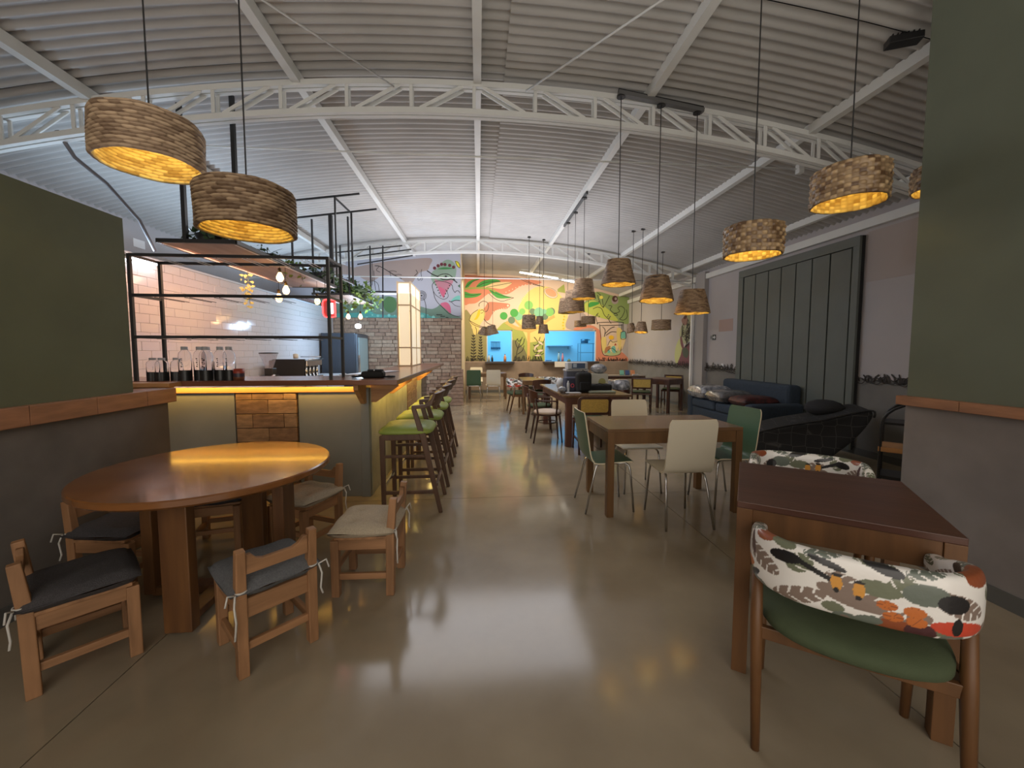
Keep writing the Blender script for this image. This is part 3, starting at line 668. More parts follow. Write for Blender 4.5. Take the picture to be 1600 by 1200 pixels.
# rustic low chair: front = +y
def rustic_chair(lab, mc, tuft):
    t = thing('rustic_chair', lab, 'chair', group='low rustic chairs around the round table')
    for s in (-1, 1):
        MB().box((s*0.145, 0.155, 0.165), (0.042, 0.045, 0.33)).build('front_leg', m_rust, t, bevel=0.004)
        MB().beam((s*0.145, -0.150, 0), (s*0.145, -0.155, 0.36), 0.042, 0.046, up=(0,1,0)).beam((s*0.145, -0.155, 0.36), (s*0.145, -0.175, 0.565), 0.042, 0.046, up=(0,1,0), w2=0.036, h2=0.04).build('back_post', m_rust, t, bevel=0.004)
        MB().box((s*0.145, 0.0, 0.305), (0.026, 0.27, 0.065)).build('side_rail', m_rusy, t, bevel=0.003)
        MB().box((s*0.145, 0.0, 0.115), (0.022, 0.27, 0.035)).build('side_stretcher', m_rusy, t, bevel=0.003)
    MB().box((0, 0.155, 0.305), (0.25, 0.026, 0.06)).build('front_rail', m_rusx, t, bevel=0.003)
    MB().box((0, -0.155, 0.300), (0.25, 0.026, 0.085)).build('rear_rail', m_rusx, t, bevel=0.003)
    MB().box((0, -0.153, 0.13), (0.25, 0.022, 0.035)).build('rear_stretcher', m_rusx, t, bevel=0.003)
    MB().box((0, 0.153, 0.16), (0.25, 0.022, 0.03)).build('front_stretcher', m_rusx, t, bevel=0.003)
    MB().box((0, 0.01, 0.342), (0.33, 0.29, 0.016)).build('seat', m_rusx, t, bevel=0.003)
    # scooped top rail
    pts = [(-0.125, 0.54), (-0.105, 0.54), (-0.085, 0.515), (-0.06, 0.505), (0.06, 0.505), (0.085, 0.515), (0.105, 0.54), (0.125, 0.54), (0.125, 0.455), (-0.125, 0.455)]
    mb = MB(); n = len(pts)
    vs = [(x, -0.182, z) for x, z in pts]+[(x, -0.158, z) for x, z in pts]
    mb.add(vs, [tuple(range(n)), tuple(range(n, 2*n))[::-1]]+[((i+1) % n, i, n+i, n+(i+1) % n) for i in range(n)]).build('backrest', m_rusx, t, bevel=0.003)
    cushion(0.385, 0.38, 0.082, 0.338, 'cushion', mc, t, tuft)
    for s in (-1, 1):
        MB().tube([(s*0.145+0.026*math.cos(a), -0.158+0.03*math.sin(a), 0.385) for a in [k*PI/5 for k in range(10)]], 0.004, 5, closed=True).tube([(s*0.17, -0.185, 0.385), (s*0.178, -0.20, 0.34), (s*0.172, -0.196, 0.27), (s*0.18, -0.2, 0.24 if s > 0 else 0.20)], 0.0045, 5).tube([(s*0.17, -0.185, 0.385), (s*0.2, -0.2, 0.40), (s*0.21, -0.205, 0.36)], 0.004, 5).build('tie', m_tie, t, smooth=True)
    return t
def facing(o, loc, d): o.location = loc; o.rotation_euler = (0, 0, math.atan2(d[1], d[0])-PI/2); return o
def Rz(d): return math.atan2(d[1], d[0])-PI/2
GR = 'low rustic chairs around the round table'
rc = rustic_chair('low rustic wooden chair with slate grey cushion, back to the camera', m_cblue, False)
d3 = (-0.70, 0.72); facing(rc, (-1.02, 1.935, 0), d3)
dk = rustic_chair('low rustic wooden chair with charcoal cushion at the left picture edge', m_cgrey, False)
facing(dk, (-1.80, 1.90, 0), (0.72, 0.70))
bg = rustic_chair('low rustic wooden chair with tufted beige cushion nearest the bar stools', m_cbeig, True)
facing(bg, (-0.66, 2.42, 0), (-1, 0.02))
dup(dk, (-2.10, 2.50, 0), Rz((1, -0.10)), 'low rustic wooden chair with charcoal cushion against the grey left wall', GR)
dup(dk, (-1.86, 2.98, 0), Rz((0.25, -0.97)), 'low rustic wooden chair with dark cushion behind the round table', GR)
dup(bg, (-1.24, 2.92, 0), Rz((-0.42, -0.91)), 'low rustic wooden chair with tufted beige cushion tucked behind the round table', GR)

# round table
t = thing('round_table', 'round glossy brown wooden table with four slab legs at left', 'table', (-1.50, 2.385, 0))
MB().lathe([(0.0, 0.0), (0.578, 0.0), (0.592, 0.012), (0.592, 0.036), (0.585, 0.042), (0.0, 0.042)], 96, (0, 0, 0.708)).build('tabletop', m_rt, t, smooth=True).modifiers.new('e', 'EDGE_SPLIT').split_angle = math.radians(40)
for k, (dx, dy) in enumerate(((0.03, -0.36), (0.0, 0.36), (-0.36, 0.02), (0.36, 0.0))):
    sx, sy = (0.13, 0.06) if dx*dx < dy*dy else (0.06, 0.14)
    MB().box((dx, dy, 0.365), (sx, sy, 0.684)).build('leg', m_rtl, t, bevel=0.004)
MB().box((0, 0, 0.035), (0.70, 0.09, 0.045)).build('base_bar', m_rtl, t, bevel=0.004); MB().box((0, 0, 0.034), (0.09, 0.70, 0.04)).build('base_bar', m_rtl, t, bevel=0.004)
MB().box((0, 0, 0.675), (0.66, 0.09, 0.06)).build('under_bar', m_rtl, t, bevel=0.004); MB().box((0, 0, 0.675), (0.09, 0.66, 0.055)).build('under_bar', m_rtl, t, bevel=0.004)

def table(name, lab, cx, cy, w, d, h, rz, mt, mf, leg=0.055, apron=0.10, th=0.028, inset=0.0, group=None, legtaper=1.0):
    t = thing(name, lab, 'table', (cx, cy, 0), rz, group)
    MB().box((0, 0, h-th/2), (w, d, th)).build('tabletop', mt, t, bevel=0.003)
    for a in (-1, 1):
        for b in (-1, 1): MB().box((a*(w/2-leg/2-inset), b*(d/2-leg/2-inset), (h-th)/2), (leg, leg, h-th), taper=legtaper).build('leg', mf, t, bevel=0.002)
    ms = MATS.get(mf.name+'_x')
    for b in (-1, 1): MB().box((0, b*(d/2-0.018-inset), h-th-apron/2), (w-2*leg-2*inset, 0.022, apron)).build('apron', mf, t, bevel=0.002)
    for a in (-1, 1): MB().box((a*(w/2-0.018-inset), 0, h-th-apron/2), (0.022, d-2*leg-2*inset, apron)).build('apron', mf, t, bevel=0.002)
    return t
tx = math.atan2(-0.396, 0.563)
table('dining_table', 'square dark brown wooden table in the right foreground', 1.582, 1.675, 0.69, 0.70, 0.76, tx, m_tbl, m_tbf, 0.058, 0.105)
table('dining_table', 'oak four-seat table between the white and green chairs', 1.655, 3.53, 1.18, 0.66, 0.75, 0.0, m_oak, m_oakf, 0.058, 0.10)

# shell chair: front = +y
def shell_chair(lab, m, grp='white and green shell chairs'):
    t = thing('shell_chair', lab, 'chair', group=grp)
    prof = [(0.20, 0.445), (0.17, 0.452), (0.05, 0.445), (-0.08, 0.437), (-0.135, 0.441), (-0.165, 0.460), (-0.183, 0.50), (-0.198, 0.58), (-0.212, 0.68), (-0.228, 0.78), (-0.242, 0.875)]
    prof = smooth_poly(prof, 3, False)
    n = len(prof); nw = 8; th = 0.011; top = []; L = 0
    mb = MB(); vs = []
    for s in (1, -1):
        for k, (y, z) in enumerate(prof):
            a = prof[max(k-1, 0)]; b = prof[min(k+1, n-1)]; dy, dz = b[0]-a[0], b[1]-a[1]; l = math.hypot(dy, dz); ny, nz = dz/l, -dy/l
            tt = k/(n-1); hw = 0.205-0.012*tt
            edge = min(k, n-1-k); hw -= 0.018*max(0, 1-edge/2.0)**2
            for i in range(nw+1):
                u = 2*i/nw-1; bow = 0.012*u*u
                vs.append((u*hw, y+ny*s*th/2*(1)+(bow if tt > 0.45 else 0), z+nz*s*th/2))
    N = nw+1; B = n*N; fs = []; mi = []
    for k in range(n-1):
        for i in range(nw):
            fs.append((k*N+i, k*N+i+1, (k+1)*N+i+1, (k+1)*N+i)); mi.append(0)
            fs.append((B+(k+1)*N+i, B+(k+1)*N+i+1, B+k*N+i+1, B+k*N+i)); mi.append(0)
        fs.append((k*N, (k+1)*N, B+(k+1)*N, B+k*N)); fs.append((B+k*N+nw, B+(k+1)*N+nw, (k+1)*N+nw, k*N+nw)); mi += [1, 1]
    for i in range(nw):
        fs.append((i+1, i, B+i, B+i+1)); fs.append(((n-1)*N+i, (n-1)*N+i+1, B+(n-1)*N+i+1, B+(n-1)*N+i)); mi += [1, 1]
    mb.v = vs; mb.f = fs; mb.m = mi
    mb.build('shell', [m, m_edge], t, smooth=True).modifiers.new('e', 'EDGE_SPLIT').split_angle = math.radians(50)
    for s in (-1, 1):
        MB().tube([(s*0.185, 0.215, 0.0), (s*0.165, 0.185, 0.36), (s*0.16, 0.172, 0.41), (s*0.15, 0.14, 0.428), (s*0.15, 0.0, 0.425)], 0.0095, 8).build('front_leg', m_chrome, t, smooth=True)
        MB().tube([(s*0.195, -0.215, 0.0), (s*0.165, -0.13, 0.36), (s*0.158, -0.11, 0.41), (s*0.15, -0.08, 0.428), (s*0.15, 0.0, 0.425)], 0.0095, 8).build('rear_leg', m_chrome, t, smooth=True)
    MB().box((0, 0.08, 0.426), (0.30, 0.02, 0.012)).box((0, -0.06, 0.422), (0.30, 0.02, 0.012)).build('seat_bracket', m_chrome, t)
    return t
sw = place(shell_chair('cream shell chair with its back to the camera, nearest on the oak table', m_shellw), (1.635, 3.12, 0), 0)
sgc = place(shell_chair('green shell chair at the left end of the oak table', m_shellg), (1.12, 3.48, 0), -PI/2)
dup(sw, (1.60, 3.93, 0), PI-0.03, 'cream shell chair on the far side of the oak table', 'white and green shell chairs')
dup(sgc, (2.26, 3.50, 0), PI/2+0.12, 'green shell chair at the right end of the oak table', 'white and green shell chairs')
dup(sgc, (-0.14, 11.2, 0), 0.0, 'dark green shell chair beside the brick corner at the back', 'white and green shell chairs')
dup(sw, (0.40, 11.15, 0), 0.0, 'white shell chair under the small blue hatch at the back', 'white and green shell chairs')
dup(sw, (-0.08, 12.55, 0), PI, 'cream shell chair half hidden behind the dark green one', 'white and green shell chairs')
table('dining_table', 'small brown table half hidden behind the white and green back chairs', 0.25, 11.85, 1.1, 0.7, 0.75, 0, m_oak, m_oakf, 0.05, 0.08)

# printed fabric: colours sampled on a fine strip
PAL = {'white': (0.95,0.93,0.90), 'taupe': (0.27,0.20,0.165), 'sage': (0.18,0.20,0.13), 'black': (0.012,0.012,0.015), 'orange': (0.62,0.17,0.03), 'rust': (0.30,0.075,0.025), 'maroon': (0.075,0.02,0.025), 'red': (0.66,0.07,0.035), 'beak': (0.75,0.35,0.06), 'slate': (0.15,0.18,0.15)}
def print_at(u, v):
    # u along the band in metres from its left end, v across 0..1
    c = 'white'
    def E(cu, cv, ru, rv, a=0.0):
        x, y = u-cu, (v-cv)*0.24; ca, sa = math.cos(a), math.sin(a)
        X, Y = x*ca+y*sa, -x*sa+y*ca; return (X/ru)**2+(Y/(rv))**2
    def leaf(cu, cv, ru, rv, a, col, n=9):
        nonlocal c
        e = E(cu, cv, ru, rv, a)
        if e < 1:
            x, y = u-cu, (v-cv)*0.24; ca, sa = math.cos(a), math.sin(a); X, Y = x*ca+y*sa, -x*sa+y*ca
            f = math.sin((X/ru)*n*2-abs(Y/rv)*4)
            if abs(Y) > rv*0.12 and f > 0.75 and e > 0.12: return
            c = col
    P0 = u % 0.0001
    for k in range(7):
        o = k*0.235
        leaf(0.09+o, 0.55, 0.070, 0.034, -0.5, 'taupe'); leaf(0.20+o, 0.22, 0.075, 0.030, 0.5, 'taupe', 7); leaf(0.02+o, 0.95, 0.05, 0.02, 0.3, 'slate', 6); leaf(0.14+o, 0.98, 0.05, 0.022, -0.2, 'sage', 7); leaf(0.20+o, 0.72, 0.04, 0.03, 0.9, 'sage', 5)
        if E(0.05+o, 0.2, 0.028, 0.02) < 1: c = 'sage'
        if E(0.08+o, 0.08, 0.03, 0.022) < 1: c = 'slate'
        if E(0.08+o, 0.08, 0.012, 0.009) < 1: c = 'taupe'
    for cu, cv, ru, rv, a, col in ((0.56,0.40,0.085,0.030,-0.25,'taupe'), (0.62,0.62,0.05,0.028,-0.1,'sage'), (0.72,0.66,0.05,0.035,0.1,'slate'), (0.40,0.74,0.042,0.022,0.15,'black'), (0.47,0.68,0.075,0.009,-0.45,'black'), (0.50,0.82,0.05,0.012,-0.3,'black'), (0.78,0.58,0.036,0.030,-0.2,'black'), (0.63,0.92,0.05,0.02,-0.4,'black'), (0.95,0.8,0.05,0.02,0.4,'black'), (0.30,0.22,0.03,0.012,0.7,'black'),
          (0.80,0.24,0.068,0.026,-0.1,'red'), (0.79,0.27,0.013,0.030,0,'black'), (0.25,0.30,0.05,0.02,0.3,'orange'), (1.0,0.25,0.07,0.03,0.1,'red'), (0.655,0.13,0.045,0.028,0.2,'rust'), (0.715,0.13,0.034,0.034,-0.5,'maroon'), (0.60,0.13,0.035,0.020,0.3,'slate'),
          (0.33,0.93,0.035,0.022,0.2,'rust'), (0.39,0.95,0.035,0.022,-0.2,'sage'), (0.87,0.95,0.06,0.035,0.3,'rust'), (0.285,0.70,0.014,0.045,0.3,'maroon'), (0.95,0.45,0.045,0.03,0.2,'rust'), (0.525,0.58,0.014,0.030,0.05,'beak'), (0.577,0.54,0.014,0.030,0.0,'beak'), (0.525,0.47,0.007,0.009,0,'black'), (0.577,0.43,0.008,0.009,0,'black'), (0.525,0.69,0.013,0.006,0,'black'), (0.577,0.65,0.013,0.006,0,'black'),
          (0.64,0.42,0.024,0.016,0,'orange'), (0.70,0.40,0.025,0.018,0,'orange'), (0.655,0.28,0.023,0.016,0,'orange'), (0.705,0.27,0.023,0.018,0,'orange'), (0.60,0.80,0.018,0.018,0,'white')):
        if E(cu, cv, ru, rv, a) < 1: c = col
    for cu, cv in ((0.64,0.42), (0.70,0.40), (0.655,0.28), (0.705,0.27)):
        e = E(cu, cv, 0.024, 0.017)
        if e < 0.9 and abs(math.sin(3*math.atan2((v-cv)*0.24, u-cu))) < 0.16: c = 'rust'
    return PAL[c]
m_print = M('printed_fabric', (1, 1, 1), 0.42, coat=0.55, bump=0.25, nscale=30, bscale=26)
nt = m_print.node_tree; at_ = nt.nodes.new('ShaderNodeAttribute'); at_.attribute_name = 'print'; nt.links.new(at_.outputs['Color'], nt.nodes['Principled BSDF'].inputs['Base Color'])
def printed_chair(lab, group='chairs with printed backs'):
    t = thing('printed_armchair', lab, 'chair', group=group)
    # horseshoe band; front = +y
    path = smooth_poly([(-0.285, 0.16), (-0.295, 0.06), (-0.300, -0.06), (-0.282, -0.15), (-0.20, -0.215), (-0.08, -0.235), (0.08, -0.235), (0.20, -0.215), (0.282, -0.15), (0.300, -0.06), (0.295, 0.06), (0.285, 0.16)], 52, False)
    path = [(x*0.90, y) for x, y in path]
    acc = [0]
    for a, b in zip(path, path[1:]): acc.append(acc[-1]+math.hypot(b[0]-a[0], b[1]-a[1]))
    Lt = acc[-1]; n = len(path); vs = []; cols = []
    # rounded-rectangle profile resampled evenly: outer face 0..1, over the top, inner face, underneath
    raw = []
    for k in range(7200):
        q = 2*PI*k/7200-PI/2; sx = math.cos(q); sz = math.sin(q); raw.append(((abs(sx)**0.6)*(1 if sx > 0 else -1), (abs(sz)**0.6)*(1 if sz > 0 else -1)))
    d_ = [0.0]
    for k in range(7200):
        p0, p1 = raw[k], raw[(k+1) % 7200]; d_.append(d_[-1]+math.hypot((p1[0]-p0[0])*0.026, (p1[1]-p0[1])*0.094))
    ns = 128; PROF = []; j = 0
    for k in range(ns):
        tgt = d_[-1]*k/ns
        while d_[j+1] < tgt: j += 1
        u_ = 2*k/ns; PROF.append((raw[j % 7200][0], raw[j % 7200][1], u_ if u_ <= 1 else 2-u_))
    for i, (x, y) in enumerate(path):
        a = path[max(i-1, 0)]; b = path[min(i+1, n-1)]; dx, dy = b[0]-a[0], b[1]-a[1]; l = math.hypot(dx, dy); nx, ny = dy/l, -dx/l   # outwards
        e = min(acc[i], Lt-acc[i]); f = min(1.0, e/0.30); f = f*f*(3-2*f)
        hh = (0.032+0.062*f); zc = 0.655+0.018*f; th = 0.026
        tip = math.sqrt(max(0, 1-(1-min(1, e/0.03))**2)); hh *= (0.25+0.75*tip); th *= (0.25+0.75*tip)
        for (qx, qz, vv) in PROF:
            vs.append((x+nx*qx*th, y+ny*qx*th, zc+qz*hh)); cols.append(print_at(acc[i], vv)+(1.0,))
    fs = [(i*ns+k, i*ns+(k+1) % ns, (i+1)*ns+(k+1) % ns, (i+1)*ns+k) for i in range(n-1) for k in range(ns)]
    fs += [tuple(range(ns))[::-1], tuple((n-1)*ns+k for k in range(ns))]
    mb = MB(); mb.add(vs, fs); o = mb.build('backrest', m_print, t, smooth=True)
    ca = o.data.color_attributes.new('print', 'FLOAT_COLOR', 'POINT'); ca.data.foreach_set('color', [c for q in cols for c in q])
    # seat: rounded green pad
    sp = [(-0.235, 0.24), (0, 0.255), (0.235, 0.24), (0.262, 0.10), (0.255, -0.08), (0.20, -0.19), (0.08, -0.235), (-0.08, -0.235), (-0.20, -0.19), (-0.255, -0.08), (-0.262, 0.10)]
    sp = smooth_poly(sp, 4); mb = MB(); N = len(sp); rings = [(0.93, 0.418), (1.0, 0.432), (1.0, 0.455), (0.95, 0.473), (0.8, 0.482), (0.4, 0.486), (0.0, 0.486)]
    vs = [(x*r, y*r, z) for r, z in rings for x, y in sp]
    mb.add(vs, [(r*N+i, r*N+(i+1) % N, (r+1)*N+(i+1) % N, (r+1)*N+i) for r in range(len(rings)-1) for i in range(N)]+[tuple(range(N))[::-1]]).build('seat', m_seatg, t, smooth=True)
    for s in (-1, 1):
        MB().tube([(s*0.262, -0.215, 0.0), (s*0.270, -0.13, 0.40), (s*0.272, -0.095, 0.65)], [0.014, 0.021, 0.017], 10).build('rear_leg', m_tbf, t, smooth=True)
        MB().tube([(s*0.235, 0.225, 0.0), (s*0.238, 0.20, 0.42)], [0.014, 0.021], 10).build('front_leg', m_tbf, t, smooth=True)
        MB().beam((s*0.268, -0.14, 0.40), (s*0.24, 0.20, 0.40), 0.022, 0.05).build('side_rail', m_tbf, t, bevel=0.003)
    MB().beam((-0.24, 0.19, 0.40), (0.24, 0.19, 0.40), 0.022, 0.045).build('front_rail', m_tbf, t, bevel=0.003)
    MB().beam((-0.27, -0.13, 0.385), (0.27, -0.13, 0.385), 0.022, 0.045).build('rear_rail', m_tbf, t, bevel=0.003)
    MB().box((0.0, -0.234, 0.435), (0.06, 0.004, 0.008)).build('care_tag', m_tie, t)
    return t
pc = printed_chair('armchair with leaf-and-toucan printed back and green seat, in the right foreground')
a_ = (0.60, 0.80)
facing(pc, (1.30, 1.27, 0), (0.575, 0.818))
GP = 'chairs with printed backs'
dup(pc, (1.87, 2.09, 0), Rz((-0.575, -0.818)), 'printed-back armchair behind the square table in the foreground', GP)
dup(pc, (0.88, 9.05, 0), Rz((1, 0.05)), 'printed-back armchair seen side-on in the centre aisle', GP)
dup(pc, (1.60, 9.35, 0), Rz((-0.2, -1)), 'printed-back armchair behind the cluttered table, at its left', GP)
dup(pc, (2.62, 8.45, 0), Rz((-0.5, -0.85)), 'printed-back armchair behind the cluttered table, at its right', GP)

# bar stools: front = +y (towards the bar)
def bar_stool(lab):
    t = thing('bar_stool', lab, 'stool', group='bar stools along the counter')
    for s in (-1, 1):
        x = s*0.215
        MB().beam((x, 0.20, 0), (x, 0.205, 0.68), 0.032, 0.036, up=(0,1,0), w2=0.036, h2=0.044).build('front_leg', m_stool, t, bevel=0.006)
        MB().beam((x, -0.28, 0), (x, -0.13, 0.70), 0.030, 0.034, up=(0,1,0), w2=0.036, h2=0.052).beam((x, -0.135, 0.66), (x, -0.06, 0.915), 0.034, 0.05, up=(0,1,0), w2=0.03, h2=0.036).build('rear_leg', m_stool, t, bevel=0.006)
        MB().beam((x, 0.205, 0.665), (x, -0.13, 0.665), 0.03, 0.05).build('side_rail', m_stool, t, bevel=0.004)
        MB().beam((x, 0.20, 0.50), (x, -0.175, 0.50), 0.024, 0.026).build('side_stretcher', m_stool, t, bevel=0.004)
        MB().beam((x, 0.20, 0.185), (x, -0.24, 0.185), 0.024, 0.03).build('side_stretcher', m_stool, t, bevel=0.004)
        MB().beam((x, -0.045, 0.92), (x*1.0, -0.175, 0.93), 0.032, 0.030).beam((x, -0.165, 0.93), (x*0.93, -0.235, 0.985), 0.030, 0.034).build('armrest', m_stool, t, bevel=0.005)
    MB().beam((-0.2, 0.20, 0.24), (0.2, 0.20, 0.24), 0.024, 0.03).build('footrest', m_chrome, t, bevel=0.003)
    MB().beam((-0.2, -0.245, 0.24), (0.2, -0.245, 0.24), 0.022, 0.026).build('rear_stretcher', m_stool, t, bevel=0.003)
    mb = MB(); n = 14; vs = []
    for i in range(n+1):
        u = 2*i/n-1; x = u*0.225; y = -0.27+0.055*u*u; hz = 0.055+0.012*(1-u*u)
        for (dy, dz) in ((-0.014, -hz), (0.014, -hz+0.01), (0.004, hz), (-0.022, hz-0.005)): vs.append((x, y+dy-0.02*(dz/0.06), 0.985+dz))
    mb.add(vs, [(4*i+a, 4*i+(a+1) % 4, 4*i+4+(a+1) % 4, 4*i+4+a) for i in range(n) for a in range(4)]+[(3,2,1,0), (4*n, 4*n+1, 4*n+2, 4*n+3)]).build('backrest', m_stool, t, bevel=0.005)
    mb = MB(); vs = []
    for i in range(n+1):
        u = 2*i/n-1; x = u*0.19; y = -0.262+0.045*u*u+0.012
        for (dy, dz) in ((-0.01, -0.038), (0.022, -0.034), (0.016, 0.036), (-0.016, 0.04)): vs.append((x, y+dy-0.02*(dz/0.06), 0.985+dz))
    mb.add(vs, [(4*i+a, 4*i+(a+1) % 4, 4*i+4+(a+1) % 4, 4*i+4+a) for i in range(n) for a in range(4)]+[(3,2,1,0), (4*n, 4*n+1, 4*n+2, 4*n+3)]).build('back_pad', m_yel, t, bevel=0.006)
    sp = smooth_poly([(-0.225, 0.225), (0.0, 0.24), (0.225, 0.225), (0.24, 0.0), (0.21, -0.19), (0.0, -0.215), (-0.21, -0.19), (-0.24, 0.0)], 5); N = len(sp)
    rings = [(0.95, 0.690), (1.0, 0.700), (0.99, 0.715), (0.9, 0.737), (0.7, 0.752), (0.35, 0.758), (0.0, 0.760)]
    MB().add([(x*r, y*r, z) for r, z in rings for x, y in sp], [(r*N+i, r*N+(i+1) % N, (r+1)*N+(i+1) % N, (r+1)*N+i) for r in range(len(rings)-1) for i in range(N)]+[tuple(range(N))[::-1]]).build('seat', m_lime, t, smooth=True)
    return t
bs = place(bar_stool('lime-seated walnut bar stool nearest the camera at the counter corner'), (-0.615, 3.645, 0), PI/2)
for y, l in ((4.31, 'lime-seated walnut bar stool, second from the counter corner'), (5.02, 'lime-seated walnut bar stool, third from the counter corner'), (5.62, 'lime-seated walnut bar stool farthest from the camera')):
    dup(bs, (-0.60, y, 0), PI/2, l, 'bar stools along the counter')

# cane-back chair, front = +y
def cane_chair(lab, back=m_cane, seat=m_seatg, rounded=True):
    t = thing('cane_chair', lab, 'chair', group='yellow-backed chairs')
    for s in (-1, 1):
        MB().tube([(s*0.20, -0.22, 0), (s*0.205, -0.19, 0.44), (s*0.215, -0.215, 0.62)], [0.014, 0.019, 0.016], 8).build('rear_leg', m_dark, t, smooth=True)
        MB().tube([(s*0.205, 0.20, 0), (s*0.20, 0.19, 0.43)], [0.013, 0.019], 8).build('front_leg', m_dark, t, smooth=True)
        MB().beam((s*0.2, -0.19, 0.18), (s*0.2, 0.19, 0.18), 0.018, 0.022).build('stretcher', m_dark, t)
    MB().box((0, 0, 0.42), (0.43, 0.42, 0.04)).build('seat_frame', m_dark, t, bevel=0.008)
    cushion(0.43, 0.42, 0.05, 0.435, 'seat', seat, t)
    r = 0.06 if rounded else 0.012
    def rr_(w, h, r, zc, k=5):
        out = []
        for cx, cz, a0 in ((w-r, h-r, 0), (-w+r, h-r, PI/2), (-w+r, -h+r, PI), (w-r, -h+r, 1.5*PI)):
            out += [(cx+r*math.cos(a0+PI/2*i/k), zc+cz+r*math.sin(a0+PI/2*i/k)) for i in range(k+1)]
        return out
    o = rr_(0.225, 0.125, r, 0.665); i_ = rr_(0.185, 0.09, max(0.008, r-0.03), 0.665); n = len(o)
    def Y(x, z): return -0.225-0.10*(z-0.6)+0.35*x*x
    vs = [(x, Y(x, z)+d, z) for d in (-0.013, 0.013) for L in (o, i_) for x, z in L]
    fs = []
    for k in range(n):
        j = (k+1) % n
        fs += [(k, j, n+j, n+k), (2*n+j, 2*n+k, 3*n+k, 3*n+j), (j, k, 2*n+k, 2*n+j), (n+k, n+j, 3*n+j, 3*n+k)]
    MB().add(vs, fs).build('back_frame', m_dark, t, bevel=0.003)
    MB().add([(x, Y(x, z)+d, z) for d in (-0.005, 0.005) for x, z in i_], [tuple(range(n)), tuple(range(n, 2*n))[::-1]]).build('cane_panel', back, t)
    return t
c0 = place(cane_chair('yellow cane-backed chair with dark frame, before the cluttered table'), (1.55, 5.42, 0), -0.05)
c1_ = place(cane_chair('straight yellow-backed chair left of the small square table at the right', rounded=False), (3.74, 8.93, 0), -0.35)
dup(c1_, (4.78, 9.55, 0), PI*0.80, 'straight yellow-backed chair right of the small square table', 'yellow-backed chairs')

# bistro armchair with solid curved back, front = +y
def bistro_chair(lab, seat):
    t = thing('bistro_chair', lab, 'chair', group='dark bentwood chairs left of the cluttered table')
    MB().lathe([(0.0, 0.415), (0.20, 0.415), (0.212, 0.425), (0.212, 0.44), (0.0, 0.44)], 28).build('seat_frame', m_dark, t, smooth=True)
    MB().lathe([(0.205, 0.44), (0.215, 0.455), (0.205, 0.475), (0.15, 0.487), (0.0, 0.49)], 28).build('seat', seat, t, smooth=True)
    for s in (-1, 1):
        MB().tube([(s*0.16, 0.20, 0), (s*0.15, 0.16, 0.42)], [0.011, 0.016], 8).build('front_leg', m_dark, t, smooth=True)
        MB().tube([(s*0.17, -0.24, 0), (s*0.165, -0.17, 0.42), (s*0.185, -0.215, 0.68)], [0.012, 0.016, 0.014], 8).build('rear_leg', m_dark, t, smooth=True)
        MB().tube(smooth_poly([(s*0.19, -0.20), (s*0.245, -0.08), (s*0.25, 0.06), (s*0.235, 0.11)], 5, False) and [(x, y, 0.66-0.02*i/15) for i, (x, y) in enumerate(smooth_poly([(s*0.19, -0.20), (s*0.245, -0.08), (s*0.25, 0.06), (s*0.235, 0.11)], 5, False))]+[(s*0.205, 0.10, 0.45)], 0.012, 8).build('armrest', m_dark, t, smooth=True)
    MB().tube([(0.145*math.cos(a), 0.145*math.sin(a), 0.30-0.0*a) for a in [2*PI*k/24 for k in range(24)]], 0.008, 6, closed=True).build('hoop', m_dark, t, smooth=True)
    n = 14; vs = []
    for i in range(n+1):
        u = 2*i/n-1; x = u*0.20; y = -0.265+0.10*u*u; h1 = 0.085+0.025*(1-u*u)
        for dy, z in ((-0.008, 0.63-0.03*(1-u*u)), (0.008, 0.63-0.03*(1-u*u)), (-0.022, 0.70+h1), (-0.036, 0.70+h1)): vs.append((x, y+dy, z))
    MB().add(vs, [(4*i+a, 4*i+(a+1) % 4, 4*i+4+(a+1) % 4, 4*i+4+a) for i in range(n) for a in range(4)]+[(3,2,1,0), (4*n, 4*n+1, 4*n+2, 4*n+3)]).build('backrest', m_dark, t, bevel=0.004, smooth=False)
    return t
b0 = place(bistro_chair('dark bentwood armchair with cream round seat in the centre aisle', m_cream), (1.06, 6.10, 0), -PI/2)
b1_ = place(bistro_chair('dark bentwood armchair with green round seat, behind the cream-seated one', m_seatg), (1.05, 6.85, 0), -PI/2-0.1)
dup(b1_, (1.28, 8.42, 0), 0.15, 'dark armchair with its back to the camera at the narrow far table', 'dark bentwood chairs left of the cluttered table')
dup(b1_, (1.25, 10.35, 0), PI, 'dark armchair at the far end of the narrow far table', 'dark bentwood chairs left of the cluttered table')

# farmhouse table with clutter, other far tables
tA = table('farmhouse_table', 'long farmhouse table with thick turned legs, cluttered with bags', 1.70, 6.62, 1.02, 2.0, 0.76, 0.02, m_oak, wood('redwood_frame', (0.17,0.07,0.045), (0.10,0.04,0.03), 'z', 0.4, 3), 0.09, 0.11, 0.03, 0.05)
table('dining_table', 'narrow brown table in the centre, beyond the farmhouse table', 1.27, 9.25, 0.62, 1.15, 0.75, -0.02, m_oak, m_oakf, 0.05, 0.08)
table('dining_table', 'small dark square table between the two straight yellow-backed chairs', 4.30, 9.02, 0.66, 0.66, 0.76, 0.62, m_tbl, m_dark, 0.055, 0.10)
table('side_table', 'low grey-topped table against the back of the right wall', 3.95, 10.9, 1.25, 0.5, 0.72, 0.0, M('grey_top', (0.26,0.22,0.19), 0.4), m_dark, 0.05, 0.06)
